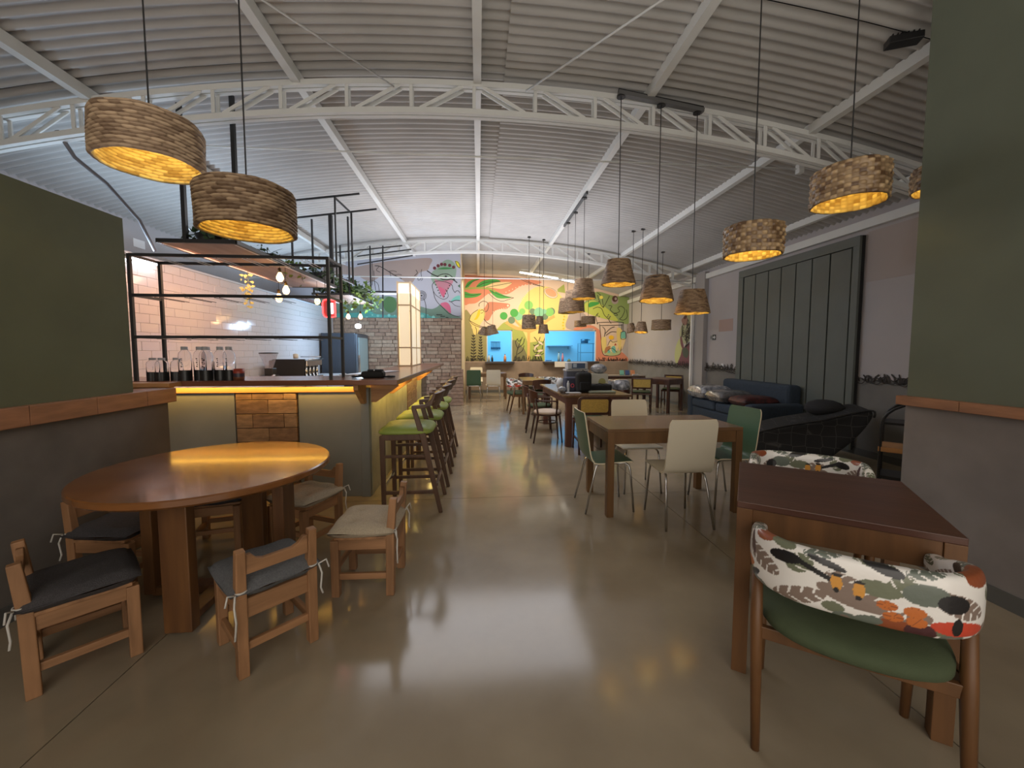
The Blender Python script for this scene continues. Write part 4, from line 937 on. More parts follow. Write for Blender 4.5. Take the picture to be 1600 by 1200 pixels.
# ---------------------------------------------------------------- bar counter
ct = thing('bar_counter', 'L-shaped bar counter with brown wooden top and glowing yellow underside', 'counter', (0, 0, 0))
CT = 1.15; TH = 0.045
MB().prism([(-3.60, 3.50), (-0.70, 3.50), (-0.70, 8.10), (-1.36, 8.10), (-1.36, 4.12), (-3.60, 4.12)], CT-TH, CT).build('countertop', m_counter, ct, bevel=0.004)
MB().bb((-3.6, 3.92, 0), (-1.10, 4.02, 1.05)).bb((-1.16, 3.92, 0), (-1.06, 8.0, 1.05)).build('core', M('counter_core', (0.12,0.11,0.09), 0.8), ct)
MB().bb((-3.20, 3.885, 0.0), (-2.26, 3.92, 1.01)).build('front_panel', m_panel, ct, bevel=0.003)
MB().bb((-1.69, 3.885, 0.0), (-1.10, 3.92, 1.01)).build('front_panel', m_panel, ct, bevel=0.003)
random.seed(11)
z = 0.02; r = 0
tcol = [M('wood_tile_a', (0.36,0.22,0.125), 0.5, noise=0.5, nscale=12, stretch=(1,1,3), bump=0.2), M('wood_tile_b', (0.28,0.16,0.09), 0.5, noise=0.5, nscale=12, stretch=(1,1,3), bump=0.2)]
while z < 1.0:
    h = min(0.132, 1.005-z); cuts = [-2.245, -2.10, -1.82, -1.705] if r % 2 else [-2.245, -1.96, -1.705]
    for a, b in zip(cuts, cuts[1:]):
        MB().bb((a+0.002, 3.872+random.uniform(0, 0.004), z+0.002), (b-0.002, 3.93, z+h-0.003)).build('wood_tile', random.choice(tcol), ct, bevel=0.003, seg=1)
    z += h; r += 1
MB().bb((-3.4, 3.862, 1.012), (-1.12, 3.884, 1.062)).build('light_rail', m_pine, ct, bevel=0.003)
MB().bb((-3.4, 3.80, 1.094), (-1.12, 3.815, 1.104)).build('led_strip', M('led_warm', (1,0.7,0.2), 0.4, emit=(1.0,0.55,0.08), estr=9.0), ct)
MB().bb((-1.05, 4.0, 1.085), (-1.03, 7.9, 1.10)).build('led_strip', MATS['led_warm'], ct)
light('counter_led_light', 'AREA', (-2.2, 3.80, 1.088), 3.3, (1.0, 0.60, 0.16), 2.2, 0.02, (math.radians(48), 0, 0), parent=ct)
light('counter_side_led_light', 'AREA', (-0.90, 5.9, 1.09), 9.0, (1.0, 0.72, 0.20), 0.03, 3.8, (0, math.radians(38), 0), parent=ct)
# side face: pale cement panels and wood-tile strip
ys_ = [3.92, 4.55, 5.2, 5.85]
for a, b in zip(ys_, ys_[1:]): MB().bb((-1.06, a+0.003, 0.0), (-1.035, b-0.003, 1.05)).build('side_panel', m_sidep, ct, bevel=0.003)
z = 0.0; r = 0
while z < 1.04:
    h = min(0.132, 1.05-z)
    for a, b in zip(*(((5.87, 6.2), (6.2, 6.75)) if r % 2 else ((5.87, 6.45), (6.45, 6.75)))): MB().bb((-1.06, a+0.002, z+0.002), (-1.03, b-0.002, z+h-0.002)).build('wood_tile', tcol[0], ct, bevel=0.003, seg=1)
    z += h; r += 1
MB().bb((-1.06, 6.77, 0), (-1.035, 7.30, 1.05)).build('side_panel', m_sidep, ct, bevel=0.003)
MB().bb((-1.06, 7.32, 0), (-1.03, 7.98, 1.05)).build('end_fridge_front', M('dark_glass', (0.04,0.045,0.05), 0.15), ct, bevel=0.003)
MB().bb((-1.055, 7.45, 0.93), (-1.0, 7.85, 0.96)).build('end_handle', m_chrome, ct)
MB().bb((-1.12, 3.86, 0.0), (-1.04, 3.94, 1.05)).build('corner_post', m_panel, ct, bevel=0.003)
def bracket(x, y, dx, dy):
    mb = MB(); n = 2
    prof = [(0, 0), (0.26, 0), (0.26, -0.05), (0.05, -0.20), (0, -0.20)]
    w = 0.02; px, pyy = -dy, dx
    vs = [(x+dx*a+px*w*s, y+dy*a+pyy*w*s, CT-TH+b) for s in (-1, 1) for a, b in prof]
    N = len(prof); mb.add(vs, [tuple(range(N)), tuple(range(N, 2*N))[::-1]]+[((i+1) % N, i, N+i, N+(i+1) % N) for i in range(N)])
    return mb.build('bracket', m_pine, ct, bevel=0.002)
bracket(-1.04, 3.95, 1, 0); bracket(-1.08, 3.86, 0, -1); bracket(-1.04, 4.75, 1, 0); bracket(-1.04, 6.81, 1, 0); bracket(-2.55, 3.86, 0, -1) if False else None
# timber edge blocks where the counter meets the ledge
MB().bb((-2.95, 3.36, 1.11), (-2.44, 3.50, 1.145)).build('edge_board', m_pine, ct, bevel=0.003); MB().bb((-2.95, 3.34, 1.06), (-2.50, 3.5, 1.105)).build('edge_board', m_pine, ct, bevel=0.003)
# lit screen of milky panes on the counter
sc = thing('pane_screen', 'tall glowing screen of cream milky panes standing on the bar counter', 'screen', (0, 0, CT))
m_pane = M('milky_pane', (0.95,0.85,0.65), 0.35, emit=(1.0,0.80,0.50), estr=0.34); m_mull = M('cream_mullion', (0.50,0.38,0.24), 0.5)
zz = [0.012, 0.30, 0.97, 1.32]
for a, b in zip(zz, zz[1:]):
    MB().bb((-1.25, 6.495, a+0.008), (-1.09, 6.505, b-0.008)).build('pane', m_pane, sc); MB().bb((-1.25, 7.475, a+0.008), (-1.09, 7.485, b-0.008)).build('pane', m_pane, sc)
    for y in (6.53, 7.0): MB().bb((-1.075, y, a+0.008), (-1.065, y+0.44, b-0.008)).build('pane', m_pane, sc); MB().bb((-1.275, y, a+0.008), (-1.265, y+0.44, b-0.008)).build('pane', m_pane, sc)
for x in (-1.27, -1.07):
    for y in (6.50, 6.99, 7.48): MB().bb((x-0.012, y-0.012, 0), (x+0.012, y+0.012, 1.34)).build('mullion', m_mull, sc, bevel=0.002)
for z in zz:
    for x in (-1.27, -1.07): MB().bb((x-0.01, 6.5, z-0.01), (x+0.01, 7.48, z+0.01)).build('cross_bar', m_mull, sc)
    for y in (6.5, 7.48): MB().bb((-1.27, y-0.01, z-0.01), (-1.07, y+0.01, z+0.01)).build('cross_bar', m_mull, sc)
light('screen_light', 'POINT', (-1.17, 7.0, 1.95), 1.5, (1.0, 0.78, 0.45), 0.05)

# black steel rack on the counter
rk = thing('glass_rack', 'black steel open rack with glass hangers standing on the bar counter', 'rack', (0, 0, CT))
x0, x1, y0_, y1_ = -2.865, -1.285, 3.60, 3.92
for x in (x0, x1):
    for y in (y0_, y1_): MB().bb((x-0.012, y-0.012, 0), (x+0.012, y+0.012, 1.05)).build('post', m_black, rk)
for z in (1.04, 0.71, 0.365):
    for y in (y0_, y1_):
        if z == 0.365 and y == y1_: continue
        if z == 0.71 and y == y1_: continue
        MB().bb((x0, y-0.01, z-0.012), (x1, y+0.01, z+0.012)).build('rail', m_black, rk)
    for x in (x0, x1): MB().bb((x-0.01, y0_, z-0.01), (x+0.01, y1_, z+0.01)).build('side_rail', m_black, rk)
    for k in range(6):
        x = x0+0.2+k*0.235
        for dx in (-0.02, 0.02): MB().tube([(x+dx, y0_, z-0.016), (x+dx, y1_+0.02, z-0.016)], 0.003, 5).build('glass_hanger', m_black if z < 1 else m_steel, rk)
# neon sign on the rack
ns_ = thing('neon_sign', 'small red-bordered glowing sign hanging at the right of the black rack', 'sign', (-1.405, 3.945, 1.80), 0.1)
rim = smooth_poly([(-0.045, 0.075), (0.045, 0.075), (0.052, 0.06), (0.052, -0.06), (0.045, -0.078), (-0.04, -0.078), (-0.058, 0.0)], 5)
MB().tube([(x, 0, z) for x, z in rim], 0.006, 6, closed=True).build('neon_tube', M('neon_red', (1,0.1,0.1), 0.4, emit=(1.0,0.03,0.03), estr=5), ns_, smooth=True)
MB().bb((-0.052, 0.008, -0.078), (0.048, 0.014, 0.075)).build('backplate', M('sign_back', (0.35,0.1,0.1), 0.5), ns_)
MB().bb((-0.012, -0.004, -0.05), (0.035, 0.006, 0.05)).build('lit_panel', M('sign_lit', (1,1,1), 0.4, emit=(1,0.85,0.9), estr=4), ns_, bevel=0.005)
MB().tube([(-0.03, 0.0, 0.075), (-0.03, -0.02, 0.385)], 0.003, 5).build('cord', m_black, ns_)

# bottles and mug on the counter
m_glass = M('clear_bottle', (0.92,0.93,0.95), 0.04, trans=1.0, coat=0.0); MATS['clear_bottle'].node_tree.nodes['Principled BSDF'].inputs['IOR'].default_value = 1.08
m_blk = M('black_rubber', (0.012,0.012,0.012), 0.35); m_lid = M('grey_lid', (0.35,0.36,0.38), 0.35)
def bottle(x, y, r, h, lab, tall):
    t = thing('water_bottle', lab, 'bottle', (x, y, CT), 0, 'clear bottles with black bases on the counter')
    MB().lathe([(0.0, 0.0), (r*1.03, 0.0), (r*1.03, 0.088 if tall else 0.072), (r*0.98, 0.088 if tall else 0.072)], 24).build('base_sleeve', m_blk, t, smooth=True).modifiers.new('e', 'EDGE_SPLIT')
    MB().lathe([(r*0.97, 0.05), (r*0.97, h*0.72), (r*0.85, h*0.82), (r*0.5, h*0.88), (r*0.48, h*0.93)], 28).build('body', m_glass, t, smooth=True, solid=0.003)
    MB().lathe([(0, h), (r*0.5, h), (r*0.55, h*0.985), (r*0.55, h*0.90), (r*0.5, h*0.90)], 20).build('cap', m_lid, t, smooth=True).modifiers.new('e', 'EDGE_SPLIT')
    if tall:
        mb = MB()
        for k in range(5): mb.bb((-0.004+0.006*(k % 2), -r*0.99, h*0.40+k*0.016), (0.008, -r*0.985, h*0.40+k*0.016+0.009))
        mb.build('lettering', M('print_dark', (0.03,0.03,0.03), 0.5), t)
    return t
small = [(-2.745, 3.62), (-2.660, 3.60), (-2.585, 3.66)]
for k, (x, y) in enumerate(small): bottle(x, y, 0.045, 0.19, ('small clear bottle with knob lid, leftmost by the rack post', 'small clear bottle in the middle of the three short ones', 'small clear bottle next to the tall clear bottles')[k], False)
for k, (x, y) in enumerate(((-2.455, 3.57), (-2.375, 3.63), (-2.29, 3.57), (-2.205, 3.62), (-2.12, 3.60), (-2.40, 3.76))):
    bottle(x, y, 0.045, 0.285, ('tall clear bottle, leftmost of the tall row on the counter', 'tall clear bottle, second from left in the tall row', 'tall clear bottle with bright reflection, middle of the tall row', 'tall clear bottle, fourth from left in the tall row', 'tall clear bottle, rightmost, beside the red mug', 'tall clear bottle at the back behind the left tall ones')[k], True)
t = thing('mug', 'brown and red patterned mug right of the clear bottles', 'mug', (-2.03, 3.57, CT))
MB().lathe([(0, 0), (0.040, 0), (0.042, 0.03)], 24).build('lower_band', M('mug_brown', (0.16,0.06,0.03), 0.4), t, smooth=True)
MB().lathe([(0.042, 0.03), (0.042, 0.06)], 24).build('middle_band', M('mug_dark', (0.04,0.03,0.05), 0.4), t, smooth=True)
MB().lathe([(0.042, 0.06), (0.042, 0.098), (0.038, 0.098), (0.038, 0.01), (0, 0.01)], 24).build('upper_band', M('mug_red', (0.30,0.04,0.02), 0.4), t, smooth=True)
# black shoulder bag lying at the counter corner
t = thing('shoulder_bag', 'small black bag with straps lying on the counter corner', 'bag', (-0.97, 3.78, CT))
MB().box((0, 0, 0.032), (0.20, 0.12, 0.062)).build('bag_body', M('black_cloth', (0.008,0.008,0.009), 0.8), t, bevel=0.022, seg=3)
MB().box((0.02, 0.0, 0.068), (0.13, 0.09, 0.022)).build('flap', MATS['black_cloth'], t, bevel=0.01, seg=2)
MB().tube([(x, y, 0.012) for x, y in smooth_poly([(0.08, -0.02), (0.16, -0.05), (0.19, 0.0), (0.12, 0.03)], 5, False)], 0.009, 6).build('strap', MATS['black_cloth'], t, smooth=True)
MB().tube([(-0.08, -0.03, 0.02), (-0.15, -0.07, 0.015), (-0.18, -0.03, 0.012), (-0.12, 0.02, 0.02)], 0.011, 6).build('strap', MATS['black_cloth'], t, smooth=True)
MB().sphere((-0.14, -0.04, 0.018), 0.022, 8, sq=(1, 1, 0.6)).sphere((0.02, -0.05, 0.07), 0.008, 8).build('buckle', m_chrome, t, smooth=True)
tag(MB().beam((-1.35, 4.15, CT+0.006), (-1.02, 4.95, CT+0.006), 0.13, 0.008).build('paper_mat', M('pale_paper', (0.6,0.62,0.68), 0.5)), 'pale sheet lying on the counter behind the black bag', 'paper')

# back counter, espresso machine, grinder, fridge
t = thing('back_counter', 'low white back counter along the tiled bar wall', 'counter', (0, 0, 0))
MB().bb((-3.60, 4.2, 0.86), (-2.95, 9.2, 0.90)).build('worktop', M('stone_top', (0.5,0.5,0.5), 0.3), t, bevel=0.003)
for k in range(5): MB().bb((-3.58, 4.22+k, 0.0), (-3.0, 5.18+k, 0.86)).build('cabinet', M('cab_white', (0.5,0.5,0.5), 0.5), t)
t = thing('espresso_machine', 'black and chrome espresso machine behind the bar', 'machine', (-3.22, 7.25, 0.90), 0)
MB().add([(-0.30,-0.34,0.02),(0.30,-0.34,0.02),(0.34,-0.34,0.36),(-0.18,-0.34,0.36),(-0.30,-0.30,0.02),(0.30,-0.30,0.02),(0.34,-0.30,0.36),(-0.18,-0.30,0.36)], [(0,1,2,3),(7,6,5,4),(0,4,5,1),(1,5,6,2),(2,6,7,3),(3,7,4,0)]).build('side_panel', M('machine_black', (0.015,0.014,0.013), 0.5), t, bevel=0.01)
MB().bb((-0.26, -0.30, 0.05), (0.12, 0.34, 0.34)).build('machine_body', MATS['machine_black'], t, bevel=0.02)
MB().bb((0.12, -0.30, 0.24), (0.36, 0.34, 0.34)).bb((0.12, -0.3, 0.0), (0.38, 0.34, 0.06)).build('group_head_housing', m_chrome, t, bevel=0.01)
mb = MB()
for k in range(4): mb.tube([(0.30, -0.22+k*0.15, 0.06), (0.30, -0.22+k*0.15, 0.24)], 0.03, 10)
mb.build('group_heads', m_chrome, t, smooth=True); MB().tube([(0.38, -0.3, 0.35), (0.38, 0.34, 0.35)], 0.01, 6).tube([(0.0, 0.3, 0.39), (0.36, 0.3, 0.39)], 0.008, 6).build('cup_rail', m_chrome, t, smooth=True)
MB().lathe([(0.0, 0.36), (0.04, 0.36), (0.045, 0.44), (0.0, 0.45)], 14, (0.05, 0.0, 0)).build('cup_stack', m_shellw, t, smooth=True)
for k in range(4): MB().box((-0.2+k*0.15, 0, 0.01), (0.03, 0.5, 0.02)).build('foot', m_blk, t)
t = thing('coffee_grinder', 'coffee grinder with clear hopper left of the espresso machine', 'grinder', (-3.22, 6.45, 0.90))
MB().box((0, 0, 0.06), (0.18, 0.26, 0.12)).box((0, 0.04, 0.17), (0.12, 0.14, 0.12)).build('grinder_body', MATS['machine_black'], t, bevel=0.01)
MB().lathe([(0.05, 0.23), (0.13, 0.46)], 20).build('hopper', M('smoky_glass', (0.55,0.5,0.55), 0.1, alpha=0.35), t, smooth=True); MB().lathe([(0.0, 0.475), (0.13, 0.47), (0.135, 0.455)], 20).build('hopper_lid', m_blk, t, smooth=True)
MB().tube([(0.09, -0.12, 0.10), (0.16, -0.18, 0.13)], 0.02, 8).build('portafilter', m_chrome, t, smooth=True)
t = thing('display_fridge', 'tall slate-grey drinks fridge with glass door behind the bar', 'fridge', (-3.12, 9.85, 0))
MB().bb((-0.42, -0.48, 0.06), (0.33, 0.46, 1.80)).build('cabinet', M('fridge_slate', (0.032,0.04,0.052), 0.45), t, bevel=0.01)
MB().bb((0.33, -0.46, 0.12), (0.37, 0.44, 1.78)).build('door_frame', M('fridge_frame', (0.10,0.12,0.14), 0.35), t, bevel=0.005)
MB().bb((0.37, -0.38, 0.22), (0.378, 0.36, 1.70)).build('glass_pane', M('fridge_glass', (0.25,0.36,0.40), 0.08, emit=(0.35,0.55,0.6), estr=0.12), t)
MB().bb((0.37, -0.44, 0.7), (0.41, -0.41, 1.3)).build('handle', m_chrome, t, bevel=0.004); MB().bb((-0.38, -0.44, 0), (0.3, 0.4, 0.06)).build('plinth', m_blk, t)

# hanging shelves with plants
m_ply = wood('shelf_underside', (0.30,0.19,0.13), (0.22,0.13,0.085), 'y', 0.5, 2)
m_metalr = M('shelf_lip', (0.62,0.55,0.52), 0.3)
def hang_shelf(lab, ya, yb, xa, xb, z, rods, top):
    t = thing('hanging_shelf', lab, 'shelf', (0, 0, z))
    n = 3
    for k in range(n):
        a = ya+(yb-ya)*k/n; b = ya+(yb-ya)*(k+1)/n
        MB().bb((xa+0.02, a+0.004, 0), (xb-0.02, b-0.004, 0.018)).build('board', m_ply, t)
    for x in (xa, xb): MB().bb((x-0.012, ya, -0.006), (x+0.012, yb, 0.03)).build('side_lip', m_black, t)
    MB().bb((xb-0.035, ya+0.03, -0.008), (xb-0.014, yb-0.02, 0.0)).build('edge_strip', m_metalr, t); MB().bb((xa+0.014, ya+0.03, -0.008), (xa+0.03, yb-0.02, 0.0)).build('edge_strip', m_metalr, t)
    for y in (ya, yb): MB().bb((xa, y-0.012, -0.006), (xb, y+0.012, 0.03)).build('end_lip', m_black, t)
    for (x, y, zt_, w) in rods: MB().bb((x-w/2, y-w/2, 0.0), (x+w/2, y+w/2, zt_-z)).build('hanger_rod', m_black, t)
    for (p, q, w) in top: MB().beam((p[0], p[1], p[2]-z), (q[0], q[1], q[2]-z), w, w).build('ceiling_rail', m_black, t)
    return t
ZS = 2.385
hang_shelf('long wooden plank shelf with black rim hung over the front of the bar', 3.95, 6.55, -2.90, -2.22, ZS,
   [(-2.68, 3.99, 3.62, 0.034), (-2.10-0.13, 4.0, 3.72, 0.034), (-2.53, 5.8, 3.42, 0.022), (-2.24, 6.45, 3.46, 0.05)],
   [((-2.75, 5.8, 3.40), (-1.62, 5.8, 3.55), 0.022), ((-2.80, 6.45, 3.40), (-1.55, 6.45, 3.57), 0.022)])
hang_shelf('short wooden plank shelf with black rim hung further back over the bar', 7.35, 8.85, -2.90, -2.25, ZS,
   [(-2.27, 7.38, 3.74, 0.026), (-2.27, 8.8, 3.6, 0.026), (-2.88, 7.38, 3.68, 0.026), (-2.88, 8.8, 3.6, 0.026)],
   [((-2.95, 8.8, 3.45), (-1.60, 8.8, 3.62), 0.022)])
def frame(lab, pieces):
    t = thing('roof_frame', lab, 'frame'); 
    for p, q, w in pieces: MB().beam(p, q, w, w).build('bar', m_black, t)
    return t
frame('black bar frame dropping from the roof between the two hanging shelves', [((-1.95, 5.8, 3.50), (-1.95, 5.8, 2.42), 0.02), ((-1.93, 6.45, 3.52), (-1.93, 6.45, 2.42), 0.024), ((-1.95, 5.8, 2.43), (-1.93, 6.45, 2.43), 0.02), ((-1.95, 5.8, 3.49), (-1.93, 6.45, 3.50), 0.02)])
frame('black bar frame hanging in front of the gable mural', [((-2.05, 9.0, 3.66), (-2.08, 9.0, 2.12), 0.025), ((-2.60, 9.02, 3.43), (-1.45, 9.02, 3.60), 0.022), ((-2.60, 9.02, 3.26), (-1.42, 9.02, 3.47), 0.022), ((-2.5, 9.0, 2.68), (-1.62, 9.0, 2.68), 0.03)])
tag(MB().beam((-2.55, 8.98, 2.63), (-1.62, 8.98, 2.63), 0.03, 0.03).build('white_rail', m_steel), 'short white rail just below the black bar in front of the gable mural', 'rail')

m_leafd = M('dark_leaf', (0.035,0.075,0.02), 0.5, noise=0.4, nscale=9); m_leafl = M('bright_leaf', (0.16,0.26,0.045), 0.5, noise=0.4, nscale=9)
m_pot = M('black_pot', (0.015,0.013,0.012), 0.5)
def plant(x, y, z, r, n, m, lab, seed, trail=0.0, leaf=0.05, spread=1.0, potr=0.12, poth=0.13, stems=True, potlen=1.0):
    rr = random.Random(seed); t = thing('potted_plant', lab, 'plant', (x, y, z), 0, 'plants on the hanging shelves')
    MB().lathe([(0, 0), (potr*0.75, 0), (potr, poth), (potr*0.92, poth), (potr*0.9, poth*0.85), (0, poth*0.85)], 18).build('pot', m_pot, t, smooth=True)
    if potlen > 1: t.children[0].scale = (1, potlen, 1)
    mb = MB(); sb = MB()
    for k in range(n):
        a = rr.uniform(0, 2*PI); e = rr.uniform(-0.25, 1.2); d = r*rr.uniform(0.35, 1.0)
        p = Vector((math.cos(a)*math.cos(e)*d*spread, math.sin(a)*math.cos(e)*d*spread*potlen, poth*0.9+math.sin(e)*d*0.75))
        if trail and rr.random() < 0.45: p = Vector((math.cos(a)*r*rr.uniform(0.7, 1.2), math.sin(a)*r*rr.uniform(0.7, 1.2), poth-rr.uniform(0, trail)))
        if stems and k % 3 == 0: sb.tube([(0, 0, poth*0.85), tuple(p*0.5+Vector((0, 0, poth*0.6))), tuple(p)], 0.0022, 4)
        d1 = Vector((rr.uniform(-1, 1), rr.uniform(-1, 1), rr.uniform(-0.7, 0.5))).normalized(); d2 = d1.cross(Vector((rr.uniform(-1, 1), rr.uniform(-1, 1), rr.uniform(-1, 1)))).normalized(); L = leaf*rr.uniform(0.7, 1.3)
        nn = d1.cross(d2)*L*0.12
        mb.add([p, p+d1*L*0.35+d2*L*0.38, p+d1*L*0.75+d2*L*0.28, p+d1*L*1.15, p+d1*L*0.75-d2*L*0.28, p+d1*L*0.35-d2*L*0.38, p+d1*L*0.55-nn], [(0,1,6),(1,2,6),(2,3,6),(3,4,6),(4,5,6),(5,0,6)])
    o = mb.build('leaves', m, t); o['kind'] = 'stuff'
    if stems: sb.build('stems', m_leafd, t)
    return t
zp = ZS+0.02
plant(-2.58, 4.15, zp, 0.17, 90, m_leafd, 'dark round-leaved plant in a black pot, at the front of the long shelf', 1, 0.05, 0.055, 1.0, 0.11, 0.10)
plant(-2.42, 4.9, zp, 0.17, 70, m_leafd, 'wispy vine in a black bowl, middle of the long shelf', 2, 0.10, 0.035, 1.2, 0.13, 0.09)
plant(-2.40, 5.5, zp, 0.16, 60, m_leafl, 'small trailing plant with yellowish leaves, right edge of the long shelf', 3, 0.22, 0.04, 1.1, 0.07, 0.09)
plant(-2.32, 6.25, zp, 0.24, 120, m_leafd, 'plant in a long dark trough at the far end of the long shelf', 4, 0.10, 0.06, 1.0, 0.13, 0.12, True, 1.8)
plant(-2.48, 7.6, zp, 0.34, 230, m_leafd, 'bushy dark fern at the front of the short shelf', 5, 0.05, 0.09, 1.1, 0.14, 0.13)
plant(-2.36, 8.3, zp, 0.36, 230, m_leafl, 'bright trailing plant spilling over the far shelf edge', 6, 0.32, 0.08, 1.0, 0.13, 0.12)
plant(-2.35, 7.15+0.35, zp-0.0, 0.16, 70, m_leafl, 'small bright leafy plant beside the bushy fern', 8, 0.1, 0.055, 1.0, 0.06, 0.08)
t = thing('hanging_plant', 'yellow-green trailing plant hanging under the long shelf', 'plant', (-2.80, 5.2, ZS-0.01))
mb = MB(); rr = random.Random(9)
for k in range(46):
    p = Vector((rr.uniform(-0.05, 0.05), rr.uniform(-0.07, 0.07), -rr.uniform(0.02, 0.42))); a = rr.uniform(0, 6); L = 0.035
    mb.add([p, p+Vector((math.cos(a)*L, math.sin(a)*L, -0.01)), p+Vector((0, 0, -L)), p-Vector((math.cos(a)*L*0.5, 0, L*0.4))], [(0,1,2,3)])
mb.build('leaves', M('straw_leaf', (0.45,0.40,0.12), 0.6), t)['kind'] = 'stuff'; MB().tube([(0, 0, 0), (0.01, 0, -0.4)], 0.003, 5).build('stem', m_leafd, t)

# filament bulbs
m_bulb = M('filament_glass', (1,0.6,0.25), 0.2, emit=(1.0,0.62,0.25), estr=5.0); m_sock = M('brass_socket', (0.10,0.06,0.02), 0.4, 0.8)
def bulb(x, y, z, top, lab, p=1.6):
    t = thing('filament_bulb', lab, 'bulb', (x, y, z), 0, 'warm filament bulbs hanging over the bar')
    MB().lathe([(0.0, -0.056), (0.022, -0.05), (0.038, -0.022), (0.037, 0.0), (0.022, 0.035), (0.014, 0.05), (0, 0.05)], 16).build('bulb_glass', m_bulb, t, smooth=True)
    MB().lathe([(0.0, 0.05), (0.015, 0.05), (0.018, 0.06), (0.018, 0.095), (0.0, 0.10)], 12).build('socket', m_sock, t, smooth=True)
    MB().tube([(0, 0, 0.10), (0, 0, top-z)], 0.003, 5).build('cord', m_black, t)
    if p: light('bulb_light', 'POINT', (x, y, z-0.08), p, (1.0, 0.55, 0.22), 0.03)
bulb(-2.12, 4.55, 2.19, ZS+0.02, 'filament bulb nearest the front edge of the long shelf') if False else None
bulb(-2.24, 4.80, 2.235, ZS, 'filament bulb highest of the three clustered under the long shelf', 2.2)
bulb(-2.27, 5.0, 2.12, ZS, 'filament bulb lower right of the clustered three', 0)
bulb(-2.40, 5.1, 2.04, ZS, 'filament bulb lowest and leftmost of the clustered three', 2.2)
bulb(-2.30, 6.0, 2.115, ZS, 'single filament bulb beside the red neon sign', 2.2)
bulb(-2.50, 8.0, 2.06, ZS, 'filament bulb under the far shelf, left one', 0)
bulb(-2.30, 8.1, 2.07, ZS, 'filament bulb under the far shelf, right one', 1.6)
t = thing('led_bulb', 'bright cold white bulb above the drinks fridge', 'bulb', (-2.45, 8.45, 1.90))
MB().sphere((0, 0, 0), 0.062, 14, sq=(1, 1, 0.8)).build('bulb_glass', M('cold_bulb', (1,1,1), 0.2, emit=(0.8,0.92,1.0), estr=14), t, smooth=True); MB().tube([(0, 0, 0.05), (0, 0, 0.47)], 0.003, 5).build('cord', m_black, t)
t = thing('tube_lamp', 'lit white fluorescent tube at the top left of the tiled bar wall', 'lamp', (-3.55, 4.66, 2.36))
MB().tube([(0, -0.20, 0), (0, 0.20, 0)], 0.018, 10).build('tube', M('tube_glow', (1,1,1), 0.3, emit=(0.75,0.88,1.0), estr=12), t, smooth=True)
MB().bb((-0.04, -0.22, 0.0), (-0.012, 0.22, 0.04)).build('fitting', m_steel, t)
for k in (-1, 1): MB().box((-0.01, k*0.21, 0), (0.04, 0.02, 0.04)).build('end_cap', m_steel, t)
# ---------------------------------------------------------------- woven pendants
def weave_mat(name, c, c2, rough=0.6):
    m = M(name, c, rough); nt = m.node_tree; a = nt.nodes.new('ShaderNodeAttribute'); a.attribute_name = 'strand'
    r = nt.nodes.new('ShaderNodeValToRGB'); e = r.color_ramp.elements; e[0].color = (*c2, 1); e[1].color = (*c, 1); e[0].position = 0.1; e[1].position = 0.9
    nt.links.new(a.outputs['Fac'], r.inputs[0]); nt.links.new(r.outputs[0], nt.nodes['Principled BSDF'].inputs['Base Color']); return m
m_reed = weave_mat('water_hyacinth', (0.46,0.33,0.21), (0.13,0.075,0.042))
m_reed2 = weave_mat('flat_reed', (0.58,0.41,0.23), (0.11,0.055,0.026), 0.35)
m_reed3 = weave_mat('banana_fibre', (0.42,0.28,0.16), (0.14,0.08,0.045))
m_inner = weave_mat('lamplit_inner_weave', (0.97,0.80,0.30), (0.40,0.24,0.05), 0.7)  # inside of the weave, with the bulb's gold glow put into its colour
m_glow = M('pendant_bulb', (1,0.7,0.3), 0.3, emit=(1.0,0.7,0.25), estr=12)
SH = {}
